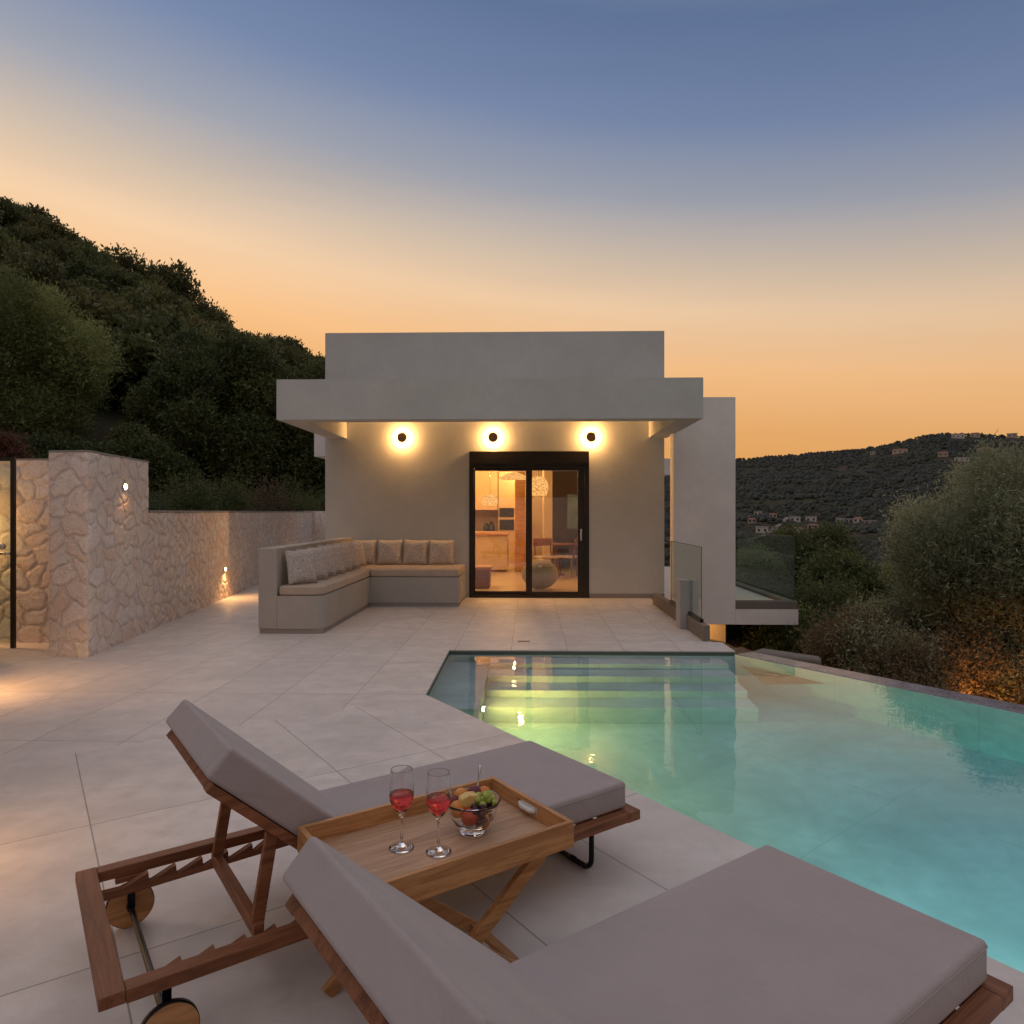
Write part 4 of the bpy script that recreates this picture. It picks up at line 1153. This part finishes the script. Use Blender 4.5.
# ------------------------------------------------------------------ foliage
M['leaf_olive'] = leafmat('olive_leaf', (.07,.085,.04,1), (.46,.48,.29,1))
M['leaf_oak'] = leafmat('oak_leaf', (.035,.048,.017,1), (.17,.195,.07,1))
M['leaf_hill'] = leafmat('hill_leaf', (.040,.050,.026,1), (.17,.165,.085,1))
M['leaf_fine'] = leafmat('fine_leaf', (.07,.095,.03,1), (.34,.37,.13,1))
M['leaf_red'] = leafmat('red_leaf', (.07,.025,.014,1), (.20,.075,.04,1))
M['leaf_dry'] = leafmat('dry_leaf', (.09,.065,.035,1), (.26,.20,.11,1))
M['bark'] = plaster('bark', (.12,.085,.06), var=.3, bump=.8, sc=3)

def foliage(lumps, n_twig, twig_len, lpt, ll, lwid, seed, up=.35, droop=.0, inner=.35):
    """leaves set along outward growing twigs that fill a union of ellipsoid lumps"""
    rg = np.random.default_rng(seed); lumps = np.array(lumps, float)   # x,y,z,rx,ry,rz
    vol = (lumps[:,3]*lumps[:,4]*lumps[:,5])**(2/3); pr = vol/vol.sum()
    k = rg.choice(len(lumps), n_twig, p=pr)
    d = rg.normal(size=(n_twig,3)); d /= np.linalg.norm(d, axis=1)[:,None]
    rad = rg.uniform(inner, 1, n_twig)**.6
    o = lumps[k,:3]+d*lumps[k,3:6]*rad[:,None]
    td = d*.8+rg.normal(size=(n_twig,3))*.45; td[:,2] += up
    td /= np.linalg.norm(td, axis=1)[:,None]
    tl_ = twig_len*rg.uniform(.5, 1.3, n_twig)
    t = rg.uniform(0, 1, (n_twig, lpt))
    P = o[:,None,:]+td[:,None,:]*(t*tl_[:,None])[...,None]
    P[...,2] -= droop*(t**2)*tl_[:,None]
    P += rg.normal(size=P.shape)*(ll*.35)
    ld = td[:,None,:]*.5+rg.normal(size=P.shape)*.6; ld /= np.linalg.norm(ld, axis=2)[...,None]
    sd_ = np.cross(ld, rg.normal(size=P.shape)); sd_ /= np.linalg.norm(sd_, axis=2)[...,None]+1e-9
    s_ = rg.uniform(.6, 1.25, t.shape)[...,None]
    L = ld*ll*s_; S = sd_*lwid*s_*.5
    q = np.stack([P, P+L*.5+S, P+L, P+L*.5-S], axis=2).reshape(-1,3)
    nf = n_twig*lpt
    f = np.arange(nf*4).reshape(nf,4)
    ctint = rg.uniform(.0,.9,len(lumps))
    tint = (ctint[k][:,None]*.72+rg.uniform(0,.3,n_twig)[:,None]+rg.normal(0,.09,t.shape)+t*.12).ravel()
    return q, f, np.clip(tint,0,1)
def trunk_mb(base, lumps, r0, seed, mb=None, nl=None):
    rnd = random.Random(seed); mb = mb or MB(); bx, by, bz = base
    top = [sum(l[i] for l in lumps)/len(lumps) for i in range(3)]
    fork = Vector((bx+(top[0]-bx)*.3, by+(top[1]-by)*.3, bz+(top[2]-bz)*.35))
    mb.tube([(bx,by,bz-.2), ((bx+fork.x)/2+rnd.uniform(-.05,.05), (by+fork.y)/2, (bz+fork.z)/2), tuple(fork)], [r0*1.3, r0, r0*.8], 9)
    for l in (lumps if nl is None else lumps[:nl]):
        e_ = Vector(l[:3]); md = fork.lerp(e_, .5)+Vector((rnd.uniform(-.1,.1), rnd.uniform(-.1,.1), rnd.uniform(-.15,.1)))*(e_-fork).length*.6
        mb.tube([tuple(fork), tuple(md), tuple(e_)], [r0*.55, r0*.32, r0*.12], 6)
        for _ in range(3):
            t_ = md.lerp(e_, rnd.uniform(.1,.8)); q = t_+Vector([rnd.uniform(-1,1)*l[3+i]*.8 for i in range(3)])
            mb.tube([tuple(t_), tuple(q)], [r0*.16, r0*.05], 5)
    return mb
def tree(name, label, cat, base, lumps, n_twig, tl_, lpt, ll, lwid, mat, r0, seed, group=None, **kw):
    t = empty(name, label, cat, base, 0, group)
    loc = [(l[0]-base[0], l[1]-base[1], l[2]-base[2], l[3], l[4], l[5]) for l in lumps]
    q, f, ti = foliage(loc, n_twig, tl_, lpt, ll, lwid, seed, **kw)
    np_mesh('crown', q, f, mat, t, {'tint': ('FACE','FLOAT',ti)})
    trunk_mb((0,0,0), loc, r0, seed).build('trunk', M['bark'], t, smooth=True)
    return t
def blob_lumps(c, rad, n, seed, size=(.35,.55), flat=1.0, low=-.4):
    rnd = random.Random(seed); out = []
    for _ in range(n):
        while True:
            d = Vector((rnd.gauss(0,1), rnd.gauss(0,1), rnd.gauss(0,1))).normalized()
            if d.z > low: break
        k_ = rnd.uniform(.35, .85); s_ = rnd.uniform(*size)
        out.append((c[0]+d.x*rad[0]*k_, c[1]+d.y*rad[1]*k_, c[2]+d.z*rad[2]*k_, rad[0]*s_, rad[1]*s_, rad[2]*s_*flat))
    return out
def wp(px, py, Y):
    r = ray(px, py); t = Y/r.y; return Vector((r.x*t, Y, H0+r.z*t))
# --- left: two big trees behind the wall
c = wp(28, 372, 24); gz = height(c.x, c.y)
tree('olive_tree', 'large rounded mid green tree at the far left, above the stone wall', 'tree', (c.x, c.y, gz), blob_lumps(c, (3.2,2.6,3.4), 34, 2, (.17,.33), low=-.95), 26000, .55, 6, .13, .035, M['leaf_fine'], .28, 2, up=.5)
c = wp(70, 492, 21); gz = height(c.x, c.y)
tree('oak_shrub', 'dark low shrub mass behind the stone pier, below the large tree', 'shrub', (c.x, c.y, gz), blob_lumps(c, (3.4,1.8,1.5), 13, 12, (.25,.45)), 14000, .35, 6, .11, .06, M['leaf_oak'], .12, 3)
c = wp(205, 405, 26); gz = height(c.x, c.y)
tree('oak_tree', 'broad very dark evergreen oak between the left tree and the house', 'tree', (c.x, c.y, gz), blob_lumps((c.x,c.y,c.z-.6), (3.6,2.8,3.4), 42, 4, (.15,.30), low=-.95), 26000, .42, 6, .12, .07, M['leaf_oak'], .25, 4)
c = wp(292, 430, 27); gz = height(c.x, c.y)
tree('oak_tree', 'dark evergreen tree touching the left edge of the house canopy', 'tree', (c.x, c.y, gz), blob_lumps((c.x,c.y,c.z-.2), (2.2,2.2,3.6), 26, 5, (.17,.33), low=-.98), 16000, .42, 6, .12, .07, M['leaf_oak'], .18, 5)
c = wp(150, 470, 22)
tree('oak_shrub', 'dark leafy shrub behind the long wall beside the pier', 'shrub', (c.x, c.y, height(c.x,c.y)), blob_lumps((c.x,c.y,c.z), (1.6,1.2,1.5), 9, 6, (.28,.45)), 8000, .35, 6, .10, .06, M['leaf_oak'], .10, 6)
c = wp(8, 448, 12.5)
tree('red_shrub', 'small rusty red shrub peeping over the recess wall', 'shrub', (c.x, c.y, -.2), blob_lumps((c.x-.25,c.y,c.z-.2), (.4,.3,.42), 6, 7, (.3,.5)), 900, .25, 6, .05, .03, M['leaf_red'], .03, 7)
# undergrowth behind the long wall
for i, (px, Y, py) in enumerate(((165,19,492),(200,18.5,488),(232,20,490),(262,21,486),(300,22,492),(322,24,486))):
    c = wp(px, py, Y)
    tree('undergrowth_shrub', f'thin dark understorey shrub behind the long wall, {ORD[i] if i else "first"} from the pier', 'shrub', (c.x, c.y, -.2), blob_lumps((c.x,c.y,1.1), (.9,.6,1.2), 7, 40+i, (.25,.45)), 1500, .5, 5, .07, .03, M['leaf_dry' if i==3 else 'leaf_oak'], .04, 50+i, group='shrubs behind the long stone wall', up=.9)
# --- right: olive and shrubs beyond the pool
c = wp(972, 590, 10.5)
tree('olive_tree', 'big feathery silvery olive tree at the right, beyond the infinity edge', 'tree', (c.x, c.y, -3.0),
     blob_lumps((c.x+.15, c.y, c.z), (1.75,1.4,1.85), 42, 8, (.15,.30), low=-.9)+blob_lumps((c.x+.9, c.y+.3, c.z+.6), (1.3,1.2,1.5), 16, 18, (.18,.32))+blob_lumps((c.x-.1, c.y-.5, c.z-1.2), (1.1,.8,.8), 8, 19, (.2,.35), low=-.9),
     34000, .34, 8, .075, .016, M['leaf_olive'], .13, 8, up=.75, droop=.1)
c = wp(905, 655, 11.5)
tree('olive_shrub', 'lower bushy olive left of the big olive tree', 'shrub', (c.x, c.y, -3.0), blob_lumps(c, (.95,.9,1.1), 16, 9, (.18,.34), low=-.9), 12000, .38, 8, .07, .017, M['leaf_olive'], .07, 9, up=.6)
c = wp(838, 622, 17)
tree('oak_tree', 'dark round tree right of the balcony', 'tree', (c.x, c.y, -5), blob_lumps(c, (1.6,1.5,1.7), 12, 10, (.28,.45), low=-.9), 11000, .35, 6, .10, .05, M['leaf_oak'], .12, 10)
c = wp(806, 598, 21)
tree('oak_tree', 'dark tree just behind the balcony glass corner', 'tree', (c.x, c.y, -6), blob_lumps(c, (1.5,1.6,2.0), 12, 11, (.28,.45), low=-.9), 11000, .35, 6, .11, .05, M['leaf_oak'], .12, 11)
c = wp(766, 618, 19)
tree('oak_tree', 'dark tree seen through the balcony glass', 'tree', (c.x, c.y, -6), blob_lumps(c, (1.5,1.5,1.6), 10, 31, (.28,.45), low=-.9), 8000, .35, 6, .11, .05, M['leaf_fine'], .12, 31)
c = wp(862, 598, 26)
tree('pine_tree', 'mid green tree in the gap between balcony and olive', 'tree', (c.x, c.y, -8), blob_lumps(c, (1.6,1.6,1.6), 11, 32, (.28,.45), low=-.9), 9000, .4, 6, .12, .05, M['leaf_fine'], .14, 32)
spec = [(770,648,12.5,.8,'fine'),(815,655,12.0,.8,'oak'),(850,668,10.5,.7,'dry'),(790,625,14.5,.9,'oak'),(888,682,9.8,.7,'olive'),(925,690,9.3,.6,'dry'),(985,685,9.6,.75,'dry'),(1040,690,9.6,.7,'olive'),(835,645,14.5,.9,'oak'),(748,662,14.0,.45,'oak'),(1085,690,10.0,.9,'olive')]
nm = ['below the balcony slab','right under the balcony corner','where the infinity edge starts','deep behind the balcony slab','at the middle of the infinity edge','left of the orange lit branches','in the orange glow of the ground light','at the right picture edge above the pool rim','on the dark slope between balcony and olive','farthest left under the balcony','beyond the right picture edge']
for i, (px, py, Y, r_, k_) in enumerate(spec):
    c = wp(px, py, Y)
    tree('garden_shrub', f'{dict(fine="leafy green",dry="brownish dry",oak="dark green",olive="grey green")[k_]} shrub {nm[i]}', 'shrub', (c.x, c.y, c.z-r_*1.2), blob_lumps(c, (r_*1.3,r_,r_*.9), 9, 60+i, (.3,.5), low=-.8), 4200, .35, 7, .06, .02 if k_ in ('olive','dry') else .03, M['leaf_'+k_], .04, 60+i, group='shrubs on the slope beyond the pool', up=.6)
ol = wp(985, 722, 8.1)
gl.location = (ol.x, ol.y, ol.z-.14)
lamp('SPOT', (ol.x, ol.y, ol.z+.03), 75, (1,.36,.07), .05, (ol.x+.75, ol.y+1.3, ol.z+.25), 66, .8)
lamp('POINT', (2.9, 11.5, -.42), 5, (1,.55,.2), .05)

# --- hillside woodland on the left
protos = []
for i in range(7):
    rnd = random.Random(100+i); rx = rnd.uniform(1.5,2.3); hz_ = rnd.uniform(1.5,2.4)
    lm = blob_lumps((0,0,hz_), (rx,rx,hz_*.75), 9+i%3, 100+i, (.28,.45), low=-.6)
    q, f, ti = foliage(lm, 900 if i < 5 else 480, .42, 5, .30, .17, 200+i, up=.3)
    o = np_mesh('hillside_tree', q, f, M['leaf_hill'], None, {'tint': ('FACE','FLOAT',ti)})
    tm = trunk_mb((0,0,-.3), lm, .12, i)
    o2 = tm.build('tmp_trunk', M['bark'])
    # merge the trunk into the tree mesh
    me = o.data; import bmesh
    bm = bmesh.new(); bm.from_mesh(me); nfc = len(bm.faces); bm.from_mesh(o2.data)
    bm.faces.ensure_lookup_table()
    for fc in bm.faces[nfc:]: fc.material_index = 1
    bm.to_mesh(me); bm.free(); me.materials.append(M['bark'])
    bpy.data.objects.remove(o2)
    protos.append(o)
rnd = random.Random(77); cnt = 0; placed = []
first = set()
def put_hill(x, y, sc_):
    global cnt
    k_ = rnd.randrange(7); o = protos[k_]
    if k_ in first: o = o.copy(); COL.objects.link(o)
    first.add(k_)
    o.location = (x, y, height(x, y)-.15); o.rotation_euler = (0, 0, rnd.uniform(0, 6.28)); o.scale = (sc_*rnd.uniform(.85,1.2), sc_*rnd.uniform(.85,1.2), sc_*rnd.uniform(.8,1.25))
    tag(o, 'dark green bushy tree on the wooded slope left of the house', 'tree', 'trees covering the hillside on the left'); cnt += 1
tries = 0
while cnt < 280 and tries < 40000:
    tries += 1
    px = rnd.uniform(-60, 335); r_ = rnd.uniform(33, 97)**1.0
    if rnd.random() > (r_/97)**.8: continue
    a = math.atan((px-512)/FPX)-PSI; x, y = r_*math.sin(a), r_*math.cos(a)
    sc_ = rnd.uniform(.65, 1.15)
    if any((x-X)**2+(y-Y)**2 < (1.75*min(sc_, S))**2 for X, Y, S in placed): continue
    placed.append((x, y, sc_)); put_hill(x, y, sc_)
for px, r_, sc_ in ((28,93,1.35),(133,93,1.5),(172,92,1.45),(208,90,1.2),(287,88,1.3),(300,86,1.1)):
    a = math.atan((px-512)/FPX)-PSI; put_hill(r_*math.sin(a), r_*math.cos(a), sc_)
for k_ in range(7):
    if k_ not in first: bpy.data.objects.remove(protos[k_])

# low scrub between the trees (uncountable)
def scrub(name, label, n, gen, ll, lwid, mat, seed):
    rg = np.random.default_rng(seed); P = np.array([gen(rg) for _ in range(n)])
    ld = rg.normal(size=P.shape); ld[:,2] = np.abs(ld[:,2])+.3; ld /= np.linalg.norm(ld,axis=1)[:,None]
    sd_ = np.cross(ld, rg.normal(size=P.shape)); sd_ /= np.linalg.norm(sd_,axis=1)[:,None]
    s_ = rg.uniform(.5,1.4,n)[:,None]
    L = ld*ll*s_; S = sd_*lwid*s_*.5
    q = np.stack([P, P+L*.5+S, P+L, P+L*.5-S], axis=1).reshape(-1,3)
    o = np_mesh(name, q, np.arange(n*4).reshape(n,4), mat, None, {'tint': ('FACE','FLOAT',np.clip(rg.normal(.4,.2,n),0,1))})
    tag(o, label, None, None, 'stuff')
def gl_(rg):
    px = rg.uniform(-80, 345); r_ = rg.uniform(36, 99); a = math.atan((px-512)/FPX)-PSI
    x, y = r_*math.sin(a), r_*math.cos(a); return (x, y, height(x,y)+rg.uniform(0,.5))
scrub('hillside_scrub', 'low dark scrub between the trees of the left slope', 60000, gl_, .36, .14, M['leaf_hill'], 5)
def gr_(rg):
    while True:
        px = rg.uniform(700, 1100); r_ = rg.uniform(9.5, 60)
        a = math.atan((px-512)/FPX)-PSI; x, y = r_*math.sin(a), r_*math.cos(a)
        if x > 3.2+max(0,(8-y))*.7: return (x, y, height(x,y)+rg.uniform(0,.6))
scrub('slope_scrub', 'mixed scrub on the slope beyond the pool', 22000, gr_, .30, .08, M['leaf_fine'], 6)

# far hill shrubs as one wooded mass
def far_wood():
    rg = np.random.default_rng(8); n = 26000; vs = []; fs = []; ti = []
    px = rg.uniform(640, 1100, n); rr_2 = rg.uniform(0, 1, n)
    ic = [(0,0,1)]+[(math.cos(t)*.85, math.sin(t)*.85, .45) for t in [i*2*PI/6 for i in range(6)]]+[(math.cos(t+.5), math.sin(t+.5), -.25) for t in [i*2*PI/6 for i in range(6)]]
    icf = [(0,1+i,1+(i+1)%6) for i in range(6)]+[(1+i,7+i,1+(i+1)%6) for i in range(6)]+[(1+(i+1)%6,7+i,7+(i+1)%6) for i in range(6)]
    ic = np.array(ic); icf = np.array(icf)
    V_ = []; F_ = []; T_ = []
    for i in range(n):
        r_ = 70+(1010-70)*rr_2[i]**.8
        a = math.atan((px[i]-512)/FPX)-PSI; x, y = r_*math.sin(a), r_*math.cos(a)
        # leave bare clearings
        if smooth_noise(x, y, 31)+.5*smooth_noise(x+7, y-3, 11) > .62: continue
        s_ = rg.uniform(.9, 2.4)*(.6 if r_ < 300 else 1)
        if any((x-hx_)**2+(y-hy_)**2 < hr_**2 for hx_, hy_, hr_ in CLEAR): continue
        j = rg.normal(1, .18, (13,1))
        V_.append(ic*j*np.array([s_, s_, s_*rg.uniform(.7,1.2)])+np.array([x, y, height(x,y)+s_*.2]))
        F_.append(icf+13*(len(V_)-1)); T_.append(np.full(18, rg.uniform(0,.9))+rg.normal(0,.12,18))
    o = np_mesh('far_woodland', np.concatenate(V_), np.concatenate(F_), M['leaf_far'], None, {'tint': ('FACE','FLOAT',np.clip(np.concatenate(T_),0,1))}, smooth=False)
    tag(o, 'distant scrub woodland covering the far hill', None, None, 'stuff')
M['leaf_far'] = leafmat('far_leaf', (.008,.013,.008,1), (.050,.054,.034,1), .1)

# --- houses on the far hill
hm = [plaster('far_white_render', (.52,.49,.46)), plaster('far_cream_render', (.44,.38,.32)), plaster('far_pink_render', (.38,.30,.26))]
rf = plaster('far_roof_tile', (.30,.14,.09)); pv = flat('far_flat_roof', (.30,.30,.32), .5); wdm = flat('far_window', (.03,.03,.035), .3)
def hill_point(px, py):
    r_ = ray(px, py); prev = None
    for k_ in range(200, 2400):
        d = 60+k_*.5 if False else k_*.5+60
        p_ = Vector((0,0,H0))+r_*d
        if p_.z < height(p_.x, p_.y): return p_
    return Vector((0,0,H0))+r_*900
CLEAR = []
def far_house(px, py, wpx, hpx, mat, roof, label):
    p_ = hill_point(px, py); d = p_.length; W = wpx*.85*d/FPX; Hh = hpx*.8*d/FPX; Dp = max(6, W*.6)
    a = math.atan2(p_.x, p_.y)
    dr = Vector((p_.x, p_.y, 0)).normalized()
    for q_ in (0, 9, 20): CLEAR.append((p_.x-dr.x*q_, p_.y-dr.y*q_, W*.6+3))
    t = empty('distant_house', label, 'house', (p_.x, p_.y, p_.z-1.0), -a, 'houses on the far hill')
    b = MB(); b.box(-W/2, W/2, -Dp/2, Dp/2, -3, Hh*.8+1); b.build('wall', mat, t)
    z = Hh*.8+1
    b = MB()
    if roof == 'gable':
        b.add([(-W/2-.4,-Dp/2-.4,z),(W/2+.4,-Dp/2-.4,z),(W/2+.4,Dp/2+.4,z),(-W/2-.4,Dp/2+.4,z),(-W/2+1.5,0,z+Hh*.35),(W/2-1.5,0,z+Hh*.35)], [(0,1,5,4),(1,2,5),(2,3,4,5),(3,0,4),(3,2,1,0)])
        b.build('roof', rf, t)
    else:
        b.box(-W/2-.3, W/2+.3, -Dp/2-.3, Dp/2+.3, z+.01, z+.5); b.build('roof', pv, t)
    n = max(2, int(W/4))
    for i in range(n):
        x = -W/2+W*(i+.5)/n; b = MB(); b.box(x-.7, x+.7, -Dp/2-.05, -Dp/2+.02, z*.35, z*.35+1.6); b.build('window', wdm, t)
FH = [(758,515,8,5,0,'flat','white block house highest at the left of the valley hamlet'),(773,517,8,4,1,'gable','small cream house right of the highest hamlet block'),(752,522,9,4,2,'gable','pinkish house at the left end of the valley hamlet'),
      (762,532,13,7,0,'flat','largest white house at the lower left of the valley hamlet'),(776,533,9,5,2,'flat','low pink building beside the largest white hamlet house'),(785,530,7,4,1,'gable','small cream house in the middle of the hamlet'),
      (795,521,11,6,0,'flat','left one of two grey roofed hamlet blocks'),(811,521,11,6,0,'flat','right one of two grey roofed hamlet blocks'),(797,531,12,4,1,'gable','cream terrace of rooms below the two grey roofed blocks'),(813,528,12,4,2,'gable','reddish house at the right end of the hamlet'),
      (840,522,8,5,0,'flat','leftmost white house of the row beyond the gap'),(849,522,7,4,1,'flat','cream house second in the row beyond the gap'),(858,522,9,5,0,'gable','white house in the middle of the row beyond the gap'),(870,524,12,4,2,'flat','long low pinkish house ending the row by the olive'),
      (900,453,14,4,1,'gable','cream house alone high on the ridge left of the olive'),(958,438,11,5,0,'flat','white house on the skyline of the far ridge'),(975,437,8,4,1,'gable','cream house right of the white skyline house'),(873,454,5,3,0,'flat','tiny white house left on the upper slope'),
      (943,456,9,4,2,'gable','pinkish house below the white skyline house'),(962,461,13,4,0,'flat','wide white house just above the olive crown'),(985,452,12,4,2,'gable','wide pink house right of centre on the upper slope'),(1005,462,9,4,0,'flat','white house above the right part of the olive crown'),(1012,437,8,4,1,'flat','cream house at the right picture edge on the ridge')]
for h_ in FH: far_house(h_[0], h_[1], h_[2], h_[3], hm[h_[4]], h_[5], h_[6])

rdp = [hill_point(*q_) for q_ in ((752,541),(766,537),(778,528),(788,519))]
rb = MB(); vs = []
for i, p_ in enumerate(rdp):
    q_ = rdp[min(i+1, len(rdp)-1)]-rdp[max(i-1, 0)]; sd_ = Vector((q_.y, -q_.x, 0)).normalized()*1.7
    vs += [tuple(p_-sd_+Vector((0,0,1.6))), tuple(p_+sd_+Vector((0,0,1.6)))]; CLEAR.append((p_.x, p_.y, 9)); CLEAR.append((p_.x-8, p_.y-10, 8))
rb.add(vs, [(2*i, 2*i+1, 2*i+3, 2*i+2) for i in range(len(rdp)-1)])
tag(rb.build('hill_road', plaster('pale_track', (.19,.165,.15))), kind='structure')
far_wood()
# ------------------------------------------------------------------ render settings
scene.view_settings.view_transform = 'Standard'; scene.view_settings.look = 'None'
scene.view_settings.gamma = 1; scene.view_settings.exposure = 0.0
cy = scene.cycles
cy.use_denoising = True
try: cy.denoiser = 'OPENIMAGEDENOISE'; cy.denoising_input_passes = 'RGB_ALBEDO_NORMAL'; cy.denoising_prefilter = 'ACCURATE'
except Exception: pass
cy.max_bounces = 10; cy.transparent_max_bounces = 24; cy.transmission_bounces = 10; cy.glossy_bounces = 5; cy.diffuse_bounces = 4
cy.caustics_refractive = True; cy.caustics_reflective = False; cy.blur_glossy = .2
cy.sample_clamp_indirect = 6
cy.use_adaptive_sampling = True; cy.adaptive_threshold = .015
